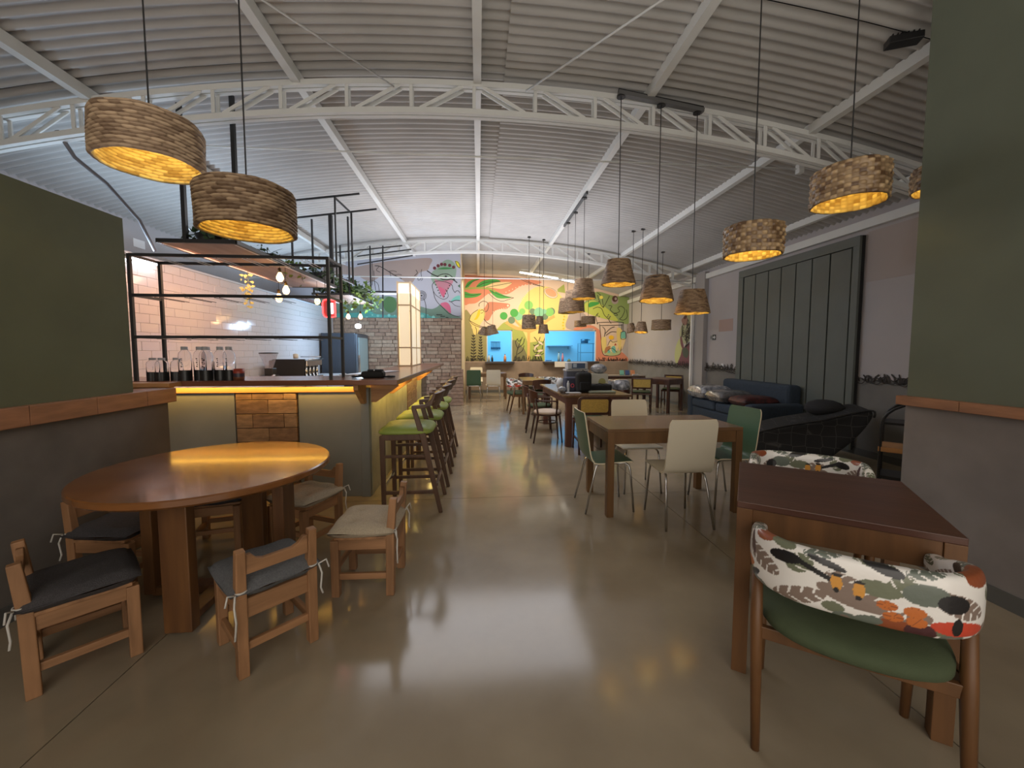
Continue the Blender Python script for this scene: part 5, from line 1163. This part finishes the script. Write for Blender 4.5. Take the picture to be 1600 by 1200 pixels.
def shade_mesh(style, rb, rt, h, seed):
    key = (style, rb, rt, h)
    if key in SH: return SH[key]
    rr = random.Random(seed)
    if style == 'braid': rows, lumps, per, pv, amp = int(h/0.0175), 27, 8, 6, 0.012
    elif style == 'basket': rows, lumps, per, pv, amp = int(h/0.024), 36, 6, 6, 0.009
    else: rows, lumps, per, pv, amp = int(h/0.011), 22, 6, 3, 0.0035
    nu = lumps*per; nv = rows*pv; vs = []
    ph = [rr.random()*6.28 for _ in range(rows+1)]
    def off(i, j):
        row = min(j//pv, rows-1); fv = (j % pv)/pv; s = math.sin(PI*fv)
        a = i/per
        if style == 'basket':
            ck = (int(a)+row) % 2; fu = (i % per)/per
            o = (math.sin(PI*fu)*0.8+0.4)*(1 if ck else 0.25)*(0.35+0.65*s)
        else:
            fu = (a+0.5*(row % 2)+0.12*math.sin(ph[row]+a*0.7)) % 1.0
            q = abs(2*fv-1)/(0.22+0.86*math.sin(PI*fu)**0.55); o = max(0.0, 1-q*q)**0.7
        return amp*o, o
    RND = [[rr.random() for _ in range(lumps+1)] for _ in range(rows+1)]
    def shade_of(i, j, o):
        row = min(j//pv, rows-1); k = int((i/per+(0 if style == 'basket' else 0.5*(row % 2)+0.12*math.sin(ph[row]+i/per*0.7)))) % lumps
        return max(0.0, min(1.0, (0.20+0.80*RND[row][k])*(0.45+0.7*min(1.0, o))))  # random strand tone, with shade in the grooves darkened into the colour
    cs = []
    for side in (0, 1):
        for j in range(nv+1):
            tv = j/nv; r = rb+(rt-rb)*tv
            if style == 'braid' or style == 'basket': r -= 0.02*max(0, (tv-0.88)/0.12)**2
            for i in range(nu):
                a = 2*PI*i/nu; wob = 0.004*math.sin(3*a+seed)+0.003*math.sin(7*a+2*seed+tv*4)
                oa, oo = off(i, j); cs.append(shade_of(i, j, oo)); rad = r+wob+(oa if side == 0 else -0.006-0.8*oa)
                vs.append((rad*math.cos(a), rad*math.sin(a), tv*h+(0.002*math.sin(9*a+seed) if style == 'fine' and j == 0 else 0)))
    B = nu*(nv+1); fs = []; mi = []
    for j in range(nv):
        for i in range(nu):
            k = (i+1) % nu
            fs.append((j*nu+i, j*nu+k, (j+1)*nu+k, (j+1)*nu+i)); mi.append(0)
            fs.append((B+(j+1)*nu+i, B+(j+1)*nu+k, B+j*nu+k, B+j*nu+i)); mi.append(1)
    for i in range(nu):
        k = (i+1) % nu; fs.append((k, i, B+i, B+k)); mi.append(0)
        fs.append((nv*nu+i, nv*nu+k, B+nv*nu+k, B+nv*nu+i)); mi.append(0)
    mb = MB(); mb.v = vs; mb.f = fs; mb.m = mi
    o = mb.build('shade', [{'braid': m_reed, 'basket': m_reed2, 'fine': m_reed3}[style], m_inner], None, smooth=True)
    at = o.data.attributes.new('strand', 'FLOAT', 'POINT'); at.data.foreach_set('value', cs)
    SH[key] = o.data; return (o, o.data)
def pendant(lab, x, y, z, top, style, rb, rt, h, group, lit=0.0, seed=1, tilt=0.0, cord_r=0.004, closed=True):
    t = thing('woven_pendant_lamp', lab, 'lamp', (x, y, z), 0, group)
    r = shade_mesh(style, rb, rt, h, seed)
    if isinstance(r, tuple): o = r[0]
    else: o = bpy.data.objects.new('shade', r); C.objects.link(o)
    o.parent = t; o.rotation_euler = (tilt, 0, seed*1.3)
    MB().tube([(0, 0, h-0.02), (0, 0, top-z)], cord_r, 6).build('cord', m_black, t)
    mb = MB(); mb.lathe([(0, h-0.012), (rt*0.94, h-0.012), (rt*0.94, h-0.018), (0, h-0.018)], 24); mb.lathe([(0.0, h-0.015), (0.02, h-0.015), (0.02, h-0.06), (0.0, h-0.06)], 10)  # top disc added to block upward light, then the socket
    for k in range(3): a = 2*PI*k/3; mb.tube([(0, 0, h-0.02), (rt*0.95*math.cos(a), rt*0.95*math.sin(a), h-0.02)], 0.003, 5)
    mb.build('holder_with_baffle', m_black, t)
    MB().lathe([(0, h-0.06), (0.015, h-0.07), (0.028, h-0.10), (0.024, h-0.125), (0, h-0.135)], 12).build('bulb', m_glow if lit else M('unlit_bulb', (0.5,0.45,0.35), 0.3), t, smooth=True)
    MB().lathe([(0, 0), (0.04, 0), (0.04, -0.02), (0, -0.02)], 12, (0, 0, top-z)).build('ceiling_rose', m_black, t)
    if lit: light('pendant_light', 'POINT', (x, y, z+h-0.085), lit, (1.0, 0.66, 0.20), 0.03)
    return t
g1 = 'big braided drum lamps over the round table'
pendant('large braided drum lamp at upper left, higher of the two over the round table', -1.745, 2.375, 2.385, roof(-1.74), 'braid', 0.228, 0.228, 0.235, g1, 2.6, 1)
pendant('large braided drum lamp, lower of the two over the round table', -1.255, 2.355, 2.045, roof(-1.25), 'braid', 0.228, 0.228, 0.235, g1, 2.8, 4)
g2 = 'flat-reed drum lamps at the right'
pendant('flat-reed drum lamp nearest the olive wall at upper right', 2.46, 2.54, 2.375, roof(2.44), 'basket', 0.205, 0.205, 0.23, g2, 1.9, 2)
pendant('flat-reed drum lamp hanging lower, left of the other at the right', 1.836, 2.60, 2.035, roof(1.83), 'basket', 0.172, 0.172, 0.20, g2, 1.9, 3)
pendant('flat-reed drum lamp half hidden behind the olive wall edge', 3.93, 3.18, 2.76, roof(3.93), 'basket', 0.20, 0.20, 0.20, g2, 1.9, 5)
g3 = 'three cone lamps over the oak table'
bar1 = thing('ceiling_bar', 'dark grey bar on the near truss carrying three lamp cords', 'bar', (0, 0, 0))
MB().beam((1.31, 3.80, 3.80), (2.14, 3.80, 3.675), 0.05, 0.035).build('bar', M('dark_bar', (0.12,0.12,0.12), 0.5), bar1); MB().beam((1.31, 3.80, 3.82), (2.14, 3.80, 3.70), 0.02, 0.03).build('clip_rail', m_black, bar1)
pendant('cone lamp highest and leftmost of the three over the oak table', 1.345, 3.82, 2.035, 3.79, 'fine', 0.16, 0.105, 0.235, g3, 1.5, 1)
pendant('cone lamp with ragged tilted rim, middle of the three over the oak table', 1.735, 3.82, 1.885, 3.73, 'fine', 0.16, 0.105, 0.235, g3, 1.5, 2, 0.08)
pendant('cone lamp lowest and rightmost of the three over the oak table', 2.095, 3.82, 1.765, 3.68, 'fine', 0.165, 0.105, 0.23, g3, 1.5, 3)
g4 = 'cone lamps in a row over the farmhouse table'
bar2 = tag(MB().beam((1.62, 6.0, 3.75), (1.62, 7.6, 3.75), 0.03, 0.05).build('lamp_rail', M('dark_bar2', (0.06,0.065,0.07), 0.5)), 'slim dark rail along the purlin carrying three lamp cords', 'rail')
def cone(lab, x, y, z, top, rb, rt, h, grp, lit, seed, style='fine', tilt=0): return pendant(lab, x, y, z, top, style, rb, rt, h, grp, lit, seed, tilt)
cone('cone lamp nearest in the row over the farmhouse table', 1.62, 6.15, 2.20, 3.73, 0.185, 0.13, 0.30, g4, 1.6, 1)
cone('brown drum-like lamp in the middle of the row over the farmhouse table', 1.64, 6.8, 2.06, 3.73, 0.17, 0.15, 0.36, g4, 1.6, 2)
cone('brown lamp farthest in the row over the farmhouse table', 1.64, 7.35, 2.09, 3.73, 0.17, 0.14, 0.27, g4, 0, 3)
def atp(px, py, Y): return on_y(px, py, Y)
g5 = 'small far lamps before the rear mural'
def far(lab, px, ptop, pbot, Y, wb, wt, style='fine', lit=0, seed=1, tilt=0, ctop=None):
    x, zb = atp(px, pbot, Y); _, zt_ = atp(px, ptop, Y); s = Y/625
    return pendant(lab, x, Y, zb, ctop or roof(x)-0.02, style, wb*s/2, wt*s/2, zt_-zb, g5, lit, seed, tilt, 0.005)
far('diagonal-weave drum lamp, leftmost of three over the narrow table', 826.5, 492, 514, 8.9, 21, 19, 'braid', 1.2, 3)
far('small dark cone lamp in the middle of three over the narrow table', 843, 494, 507, 9.4, 13, 9, 'fine', 0, 2)
far('small pale cone lamp hanging lowest over the narrow table', 849, 507, 521, 9.0, 17, 12, 'fine', 0, 4)
far('flat grey drum lamp in front, left of the jar painting', 919, 494.5, 506, 9.6, 22, 21, 'fine', 0, 5)
far('flat brown drum lamp behind, above the big blue hatch', 906.5, 501, 510.5, 11.0, 19, 18, 'fine', 0, 6)
far('flat wide drum lamp hanging before the right wall', 1033, 500, 515.5, 8.4, 30, 29, 'fine', 0, 7)
far('small dark cone lamp leaning left in the pair at the right', 987, 505, 519, 7.6, 15, 9, 'fine', 0, 8, 0.2)
far('small cone lamp glowing inside, right of the leaning pair', 1001.5, 503, 519.5, 7.4, 21, 12, 'fine', 1.0, 9, -0.15)
far('small dark cone lamp at the left of the pair by the yellow figure', 757, 511, 522, 10.4, 20, 10, 'fine', 0, 10, 0.3)
far('small cone lamp glowing inside beside the yellow figure', 770, 508, 523, 10.1, 20, 11, 'fine', 1.2, 11, -0.2)

# spotlight box at the top right, cable loop at the left
t = thing('spotlight', 'black box spotlight fixed high at the right beside the olive wall', 'spotlight', (3.05, 2.78, 3.62), -0.4)
MB().box((0, 0, 0), (0.20, 0.09, 0.05)).build('housing', m_black, t, bevel=0.006); MB().box((0, 0, 0.035), (0.03, 0.03, 0.05)).build('bracket', m_black, t)
for k in range(6): MB().box((-0.08+k*0.03, 0, 0.03), (0.006, 0.08, 0.015)).build('cooling_fin', m_black, t)
rod([(-3.62, 3.9, 3.30), (-3.58, 4.0, 3.12), (-3.50, 4.2, 2.98), (-3.42, 4.45, 2.72), (-3.40, 4.6, 2.45)], 0.016, 'grey cable duct curving down from the near truss behind the olive wall', M('duct_grey', (0.16,0.16,0.18), 0.5), 'cable_duct', 'duct', None)

# ---------------------------------------------------------------- right lounge corner
m_blue = M('slate_blue_fabric', (0.038,0.055,0.08), 0.9, noise=0.2, nscale=30, bump=0.2, bscale=200)
t = thing('sofa', 'slate blue sofa under piled wrapped cushions along the right wall', 'sofa', (0, 0, 0))
MB().bb((4.15, 5.75, 0.05), (5.0, 7.55, 0.34)).build('base', m_blue, t, bevel=0.03, seg=3)
MB().bb((4.78, 5.8, 0.34), (5.02, 7.5, 0.86)).build('backrest', m_blue, t, bevel=0.06, seg=3)
for y in (5.72, 7.42): MB().bb((4.12, y, 0.10), (5.0, y+0.18, 0.58)).build('armrest', m_blue, t, bevel=0.05, seg=3)
for y in (5.92, 6.68): MB().bb((4.12, y, 0.34), (4.78, y+0.73, 0.50)).build('seat_cushion', m_blue, t, bevel=0.04, seg=3)
for x in (4.2, 4.9):
    for y in (5.85, 7.45): MB().box((x, y, 0.025), (0.05, 0.05, 0.05)).build('foot', m_black, t)
m_wrap = M('plastic_wrap', (0.40,0.41,0.44), 0.12, coat=1.0, bump=1.0, nscale=16, bscale=22, noise=0.5, col2=(0.10,0.105,0.12)); m_wrap2 = M('dark_plastic_wrap', (0.14,0.14,0.15), 0.12, coat=1.0, bump=1.0, nscale=16, bscale=22, noise=0.5)
def wrapped(x, y, z, w, d, h, m, lab):
    t = cushion(w, d, h, 0, 'wrapped_cushion', m, None, False, 20); t.location = (x, y, z); return tag(t, lab, 'cushion', 'plastic-wrapped cushions on the sofa')
wrapped(4.35, 7.20, 0.50, 0.62, 0.60, 0.26, m_wrap, 'shiny plastic-wrapped cushion at the far left end of the sofa')
wrapped(4.35, 6.62, 0.50, 0.62, 0.56, 0.22, m_wrap2, 'dark plastic-wrapped cushion in the middle of the sofa')
wrapped(4.40, 6.06, 0.50, 0.60, 0.48, 0.18, M('floral_dark', (0.012,0.009,0.009), 0.4, noise=0.95, col2=(0.11,0.022,0.02), nscale=14), 'dark floral cushion at the near end of the sofa')
# tipped lounge chair upholstered in black with pale hexagon lines
m_hex = M('hexagon_upholstery', (0.016,0.016,0.017), 0.85)
nt = m_hex.node_tree; tc = nt.nodes.new('ShaderNodeTexCoord'); mp = nt.nodes.new('ShaderNodeMapping'); mp.inputs['Scale'].default_value = (7, 7, 7)
br = nt.nodes.new('ShaderNodeTexVoronoi'); br.feature = 'DISTANCE_TO_EDGE'; br.inputs['Randomness'].default_value = 0.25; br.inputs['Scale'].default_value = 1.0
cr = nt.nodes.new('ShaderNodeValToRGB'); cr.color_ramp.elements[0].position = 0.0; cr.color_ramp.elements[0].color = (0.065,0.06,0.06,1); cr.color_ramp.elements[1].position = 0.035; cr.color_ramp.elements[1].color = (0.014,0.014,0.015,1)
nt.links.new(tc.outputs['Object'], mp.inputs[0]); nt.links.new(mp.outputs[0], br.inputs['Vector']); nt.links.new(br.outputs['Distance'], cr.inputs[0]); nt.links.new(cr.outputs[0], nt.nodes['Principled BSDF'].inputs['Base Color'])
t = thing('lounge_chair', 'black upholstered lounge with pale hexagon pattern, wedge-shaped, by the grey door', 'lounge', (4.10, 4.88, 0), -0.55)
pr = [(-0.62, 0.06), (-0.60, 0.22), (-0.45, 0.34), (-0.15, 0.46), (0.25, 0.57), (0.62, 0.70), (0.72, 0.67), (0.62, 0.45), (0.42, 0.20), (0.20, 0.06)]
pr = smooth_poly(pr, 4); N = len(pr)
cxp = sum(p[0] for p in pr)/N; czp = sum(p[1] for p in pr)/N; vs = []; rings = [(-0.36, 0.55), (-0.40, 0.85), (-0.38, 0.97), (-0.30, 1.0), (0.30, 1.0), (0.38, 0.97), (0.40, 0.85), (0.36, 0.55)]
for yv, s_ in rings: vs += [(cxp+(p[0]-cxp)*s_, yv, czp+(p[1]-czp)*s_) for p in pr]
MB().add(vs, [(r*N+i, r*N+(i+1) % N, (r+1)*N+(i+1) % N, (r+1)*N+i) for r in range(len(rings)-1) for i in range(N)]+[tuple(range(N))[::-1], tuple((len(rings)-1)*N+i for i in range(N))]).build('shell', m_hex, t, smooth=True)
MB().tube([(p[0]*1.0, -0.385, p[1]+0.005) for p in pr[2:26]], 0.012, 6).build('piping', m_black, t, smooth=True)
MB().box((0, 0, 0.03), (0.7, 0.5, 0.06)).build('base', m_black, t, bevel=0.01)
MB().sphere((0.35, 0.12, 0.66), 0.22, 14, sq=(1, 1, 0.5)).build('head_pillow', M('charcoal_fabric', (0.02,0.02,0.022), 0.9), t, smooth=True)
# arched black shelf rack
t = thing('shelf_rack', 'arched black metal rack with wooden shelf beside the olive wall', 'rack', (3.97, 3.22, 0), -0.87)
for y in (-0.15, 0.15):
    pts = [(-0.28, y, 0), (-0.28, y, 0.72)]+[(-0.28*math.cos(a), y, 0.72+0.22*math.sin(a)) for a in [PI*k/12 for k in range(1, 12)]]+[(0.28, y, 0.72), (0.28, y, 0)]
    MB().tube(pts, 0.012, 8).build('side_frame', m_black, t, smooth=True)
MB().box((0, 0, 0.74), (0.55, 0.30, 0.02)).build('top_shelf', m_black, t); MB().box((-0.02, 0, 0.50), (0.55, 0.32, 0.045)).build('wooden_shelf', m_pine, t, bevel=0.004); MB().box((0, 0, 0.24), (0.55, 0.30, 0.03)).build('lower_shelf', m_black, t)

# ---------------------------------------------------------------- clutter on the farmhouse table
TZ = 0.761
def item(o, lab, cat, grp=None): return tag(o, lab, cat, grp)
t = thing('backpack', 'black backpack standing on the farmhouse table', 'bag', (1.60, 6.02, TZ), 0.1)
MB().box((0, 0, 0.155), (0.24, 0.15, 0.31)).build('bag_body', MATS['black_cloth'], t, bevel=0.05, seg=4); MB().box((0, -0.075, 0.10), (0.17, 0.05, 0.13)).build('front_pocket', MATS['black_cloth'], t, bevel=0.02, seg=3); MB().tube([(-0.03, 0.02, 0.31), (0, 0.02, 0.345), (0.03, 0.02, 0.31)], 0.006, 6).build('handle', m_blk, t, smooth=True)
t = thing('duffel_bag', 'low black bag lying right of the black backpack', 'bag', (1.88, 6.22, TZ))
MB().box((0, 0, 0.055), (0.42, 0.22, 0.11)).build('bag_body', MATS['black_cloth'], t, bevel=0.03, seg=3); MB().tube([(-0.1, -0.11, 0.10), (0, -0.13, 0.13), (0.1, -0.11, 0.10)], 0.006, 6).build('handle', m_blk, t)
t = thing('cardboard_box', 'white box with round green print behind the black bags', 'box', (1.96, 6.50, TZ))
MB().box((0, 0, 0.13), (0.30, 0.22, 0.26)).build('carton', M('carton_white', (0.55,0.54,0.46), 0.6), t, bevel=0.003); MB().lathe([(0, 0), (0.06, 0), (0.06, 0.003), (0, 0.003)], 20).build('round_print', M('print_olive', (0.35,0.33,0.12), 0.6), t); t.children[-1].rotation_euler = (PI/2, 0, 0); t.children[-1].location = (0.05, -0.11, 0.13)
t = thing('storage_box', 'grey-blue box with pale lid stacked at the back of the clutter', 'box', (1.62, 6.60, TZ))
MB().box((0, 0, 0.15), (0.36, 0.24, 0.30)).build('box_body', M('crate_grey', (0.10,0.11,0.15), 0.5), t, bevel=0.01); MB().box((0, 0, 0.315), (0.38, 0.26, 0.03)).build('lid', M('crate_lid', (0.45,0.46,0.48), 0.4), t, bevel=0.006)
t = thing('plastic_bag', 'clear crumpled plastic bag on top of the clutter', 'bag', (1.99, 6.52, TZ+0.26)); MB().sphere((0, 0, 0.08), 0.13, 14, sq=(1.1, 0.8, 0.65)).build('bag_body', MATS['plastic_wrap'], t, smooth=True)
t = thing('printer', 'pale printer with blue panel on top of the stacked boxes', 'printer', (1.62, 6.56, TZ+0.331)); MB().box((0, 0, 0.06), (0.34, 0.22, 0.12)).build('printer_body', M('pale_plastic', (0.5,0.52,0.54), 0.4), t, bevel=0.015); MB().box((0.01, -0.112, 0.06), (0.22, 0.006, 0.085)).build('blue_panel', M('blue_panel', (0.05,0.09,0.17), 0.3), t); MB().box((-0.05, -0.117, 0.065), (0.06, 0.004, 0.06)).build('screen_panel', M('pale_blue', (0.4,0.5,0.6), 0.3), t)
t = thing('tote_bag', 'blue-grey bag with a red ring print left of the backpack', 'bag', (1.43, 6.15, TZ), 0.2)
MB().box((0, 0, 0.115), (0.22, 0.14, 0.23)).build('bag_body', M('bag_blue', (0.045,0.05,0.085), 0.7), t, bevel=0.03, seg=3); MB().tube([(0.026*math.cos(a), -0.075, 0.10+0.026*math.sin(a)) for a in [2*PI*k/14 for k in range(14)]], 0.007, 6, closed=True).build('ring_print', M('ring_red', (0.6,0.08,0.10), 0.5), t)
item(MB().sphere((1.27, 6.02, TZ+0.05), 0.07, 12, sq=(1, 0.8, 0.7)).build('wrapped_parcel', MATS['plastic_wrap'], smooth=True), 'crumpled white plastic parcel at the left of the clutter', 'parcel')
item(MB().sphere((1.33, 6.45, TZ+0.10), 0.10, 12, sq=(0.7, 0.7, 1.0)).build('white_sack', MATS['pale_plastic'], smooth=True), 'white sack standing behind the blue-grey bag', 'sack')
item(MB().lathe([(0, 0), (0.022, 0), (0.022, 0.14), (0.01, 0.16), (0.01, 0.18), (0, 0.18)], 12, (1.36, 6.0, TZ)).build('spray_bottle', MATS['pale_plastic'], smooth=True), 'small pale bottle in front of the blue-grey bag', 'bottle')
item(MB().box((1.42, 5.92, TZ+0.006), (0.22, 0.12, 0.012)).build('magazine', M('mag_white', (0.6,0.6,0.6), 0.3), bevel=0.003), 'white magazine at the front of the clutter', 'magazine')
item(MB().box((1.86, 5.92, TZ+0.015), (0.40, 0.14, 0.03)).build('folded_cloth', M('cloth_green', (0.25,0.27,0.20), 0.8), bevel=0.01), 'flat grey-green cloth in front of the low black bag', 'cloth')
item(MB().box((1.27, 5.83, TZ+0.005), (0.12, 0.02, 0.01)).build('pen', m_blk), 'dark pen at the left edge of the farmhouse table', 'pen')
# plastic-covered chairs / stools stacked behind
t = thing('wrapped_chair', 'plastic-covered dark brown chair standing behind the farmhouse table corner', 'chair', (2.88, 7.9, 0), 0.3)
MB().lathe([(0.0, 0.42), (0.17, 0.42), (0.18, 0.60), (0.17, 0.70), (0.15, 0.70), (0.15, 0.47), (0, 0.47)], 20).build('tub_seat', M('brown_leather', (0.08,0.025,0.015), 0.3), t, smooth=True)
MB().lathe([(0.178, 0.62), (0.19, 0.68), (0.17, 0.79), (0.11, 0.82), (0.0, 0.81)], 20).build('plastic_cover', MATS['plastic_wrap'], t, smooth=True)
for a in (0.8, 2.4, 3.9, 5.5): MB().beam((0.17*math.cos(a), 0.17*math.sin(a), 0), (0.16*math.cos(a), 0.16*math.sin(a), 0.43), 0.03, 0.03).build('leg', m_dark, t)
dup(t, (2.50, 7.74, 0), 1.0, 'plastic-covered dark brown chair, left one of the two behind the farmhouse table', None)
# low side table: note cards
for k, (c, lab) in enumerate((((0.25,0.62,0.48), 'small mint green card standing on the low grey-topped table'), ((0.08,0.13,0.30), 'small dark blue card standing on the low grey-topped table'), ((0.80,0.33,0.15), 'small orange card standing on the low grey-topped table'))):
    MBc = thing('note_card', lab, 'card', (3.98+k*0.155, 10.85, 0.721), 0, 'cards standing on the low grey-topped table'); MB().add([(-0.06,-0.02,0),(0.06,-0.02,0),(0.06,0.03,0.135),(-0.06,0.03,0.135),(-0.06,-0.012,0),(0.06,-0.012,0),(0.06,0.038,0.135),(-0.06,0.038,0.135)], [(0,1,2,3),(7,6,5,4),(0,4,5,1),(1,5,6,2),(2,6,7,3),(3,7,4,0)]).build('front_card', M('card_%d' % k, c, 0.5), MBc); MB().box((0, 0.02, 0.012), (0.11, 0.07, 0.024)).build('card_stand', m_blk, MBc)
item(MB().box((4.32, 10.74, 0.735), (0.16, 0.08, 0.03)).build('napkin_stack', MATS['pale_plastic'], bevel=0.005), 'pale stack in front of the orange card', 'napkins')
# napkin paper hanging from the big hatch sill
px_ = on_y(877, 566, 13.1); item(MB().bb((px_[0]-0.22, 13.10, 0.86), (px_[0]+0.18, 13.12, zs)).build('paper_sheet', M('paper_white', (0.6,0.56,0.5), 0.7)), 'white sheet hanging below the big blue hatch', 'paper')
# kitchen things seen through the hatches
def kitchen_item(px, pb, pt, Y, r, m, lab, cat, name, cap=None):
    x, zb = on_y(px, pb, Y); _, z1 = on_y(px, pt, Y); zb = zs+0.0; t = thing(name, lab, cat, (x, Y, zb)); h = z1-zb
    MB().lathe([(0, 0), (r, 0), (r, h*0.65), (r*0.5, h*0.8), (r*0.4, h), (0, h)], 12).build('body', m, t, smooth=True); MB().lathe([(0, h), (r*0.45, h), (r*0.45, h*1.08), (0, h*1.08)], 10).build('cap', cap or m_blk, t, smooth=True)
kitchen_item(789, 565, 554, 13.33, 0.045, M('sauce_orange', (0.65,0.28,0.12), 0.4), 'orange squeeze bottle on the sill of the small hatch', 'bottle', 'sauce_bottle')
kitchen_item(769, 565, 556, 13.33, 0.035, m_blk, 'black bottle on the sill of the small hatch', 'bottle', 'pepper_mill')
kitchen_item(764, 565, 555, 13.33, 0.04, MATS['carton_white'], 'pale jar at the left end of the small hatch sill', 'jar', 'glass_jar')
kitchen_item(873, 565, 551, 13.40, 0.045, M('bottle_blue', (0.25,0.45,0.6), 0.3), 'blue-grey bottle standing in the big hatch', 'bottle', 'detergent_bottle')
kitchen_item(879, 565, 552, 13.40, 0.04, M('bottle_red', (0.55,0.25,0.35), 0.3), 'pinkish bottle standing in the big hatch', 'bottle', 'vinegar_bottle')
kitchen_item(889, 565, 561, 13.35, 0.06, M('tub_green', (0.12,0.2,0.12), 0.4), 'squat dark green tub on the big hatch sill', 'tub', 'plastic_tub')
m_ks = M('kitchen_steel', (0.30,0.45,0.55), 0.3, 0.3)
t = thing('kitchen_shelf', 'steel wall shelf seen through the big blue hatch', 'shelf', (0, 0, 0)); x0k, zk = on_y(855, 541, 16.2); x1k, _ = on_y(893, 541, 16.2)
MB().bb((x0k, 16.0, zk), (x1k, 16.4, zk+0.03)).build('shelf_plate', m_ks, t)
for x in (x0k+0.1, x1k-0.1): MB().bb((x-0.01, 16.3, zk-0.12), (x+0.01, 16.4, zk)).build('bracket', m_ks, t)
t = thing('kitchen_rack', 'steel rack with round pot seen at the right of the big hatch', 'rack', (0, 0, 0)); xa, za = on_y(904, 537, 15.6); xb_, _ = on_y(928, 537, 15.6)
for x in (xa, xb_):
    for y in (15.3, 15.7): MB().bb((x-0.015, y-0.015, 0), (x+0.015, y+0.015, za+0.02)).build('post', m_ks, t)
for z in (za, za-0.35, 0.9): MB().bb((xa, 15.3, z-0.015), (xb_, 15.7, z+0.015)).build('shelf_plate', m_ks, t)
t = thing('cooking_pot', 'round steel pot on the kitchen rack', 'pot', ((xa+xb_)/2-0.1, 15.5, za+0.016)); MB().lathe([(0, 0), (0.14, 0), (0.15, 0.16), (0.14, 0.16), (0.13, 0.01), (0, 0.01)], 20).build('pot_body', M('pot_dark', (0.08,0.14,0.2), 0.3, 0.5), t, smooth=True); MB().tube([(0.15, 0, 0.13), (0.22, 0, 0.13)], 0.012, 6).build('handle', m_blk, t)
t = thing('kitchen_counter', 'steel kitchen worktop beyond the hatches', 'counter', (0, 0, 0)); MB().bb((0.0, 14.3, 0.0), (4.9, 14.9, 0.88)).build('cabinet', m_ks, t); MB().bb((-0.05, 14.25, 0.88), (4.95, 14.95, 0.92)).build('worktop', m_ks, t)
t = thing('dish_pile', 'pile of washed dishes at the left of the big hatch', 'dishes', (*[on_y(858, 560, 14.6)[0]], 14.6, 0.921))
for k in range(4): MB().lathe([(0, 0), (0.10, 0.0), (0.14, 0.03), (0.13, 0.035), (0, 0.01)], 16, (0.05*math.sin(k*2), 0.05*math.cos(k*2), 0.035*k)).build('bowl', M('dish_blue', (0.18,0.3,0.45), 0.3), t, smooth=True)
t = thing('utensil_rail', 'rail of ladles hanging on the kitchen wall seen through the small hatch', 'rail', (0, 0, 0)); xa, za = on_y(767, 534, 16.3); xb_, _ = on_y(782, 534, 16.3)
MB().bb((xa, 16.36, za), (xb_, 16.4, za+0.02)).build('rail', m_ks, t)
for k in range(6): x = xa+(xb_-xa)*(k+0.5)/6; MB().bb((x-0.008, 16.34, za-0.22), (x+0.008, 16.36, za)).sphere((x, 16.33, za-0.26), 0.045, 8, sq=(0.8, 0.4, 1.2)).build('ladle', M('utensil_dark', (0.05,0.1,0.16), 0.4), t)
# small white plate on the outer left wall and bracket
item(MB().bb((XL, 6.3, 2.90), (XL+0.012, 6.5, 3.02)).build('junction_box', MATS['sign_white'], bevel=0.003), 'small white plate high on the wall left of the hanging shelf', 'plate')

# glowing tubes standing in for daylight slits in the roof
t = thing('roof_slits', 'row of bright daylight slits in the roof, built as glowing tubes', 'lamp', (0, 0, 0))
for a, b in (((812, 425.5), (846, 431)), ((849, 431.5), (872, 435.5)), ((878, 437), (897, 441))):
    p = on_y(a[0], a[1], 12.4); q = on_y(b[0], b[1], 12.4)
    MB().tube([(p[0], 12.4, p[1]), (q[0], 12.4, q[1])], 0.022, 8).build('tube', M('slit_glow_warm', (1,1,1), 0.3, emit=(1.0,0.95,0.82), estr=5), t, smooth=True)
    MB().beam((p[0], 12.42, p[1]+0.03), (q[0], 12.42, q[1]+0.03), 0.05, 0.03).build('fitting', m_steel, t)  # backing bar added behind each glowing slit
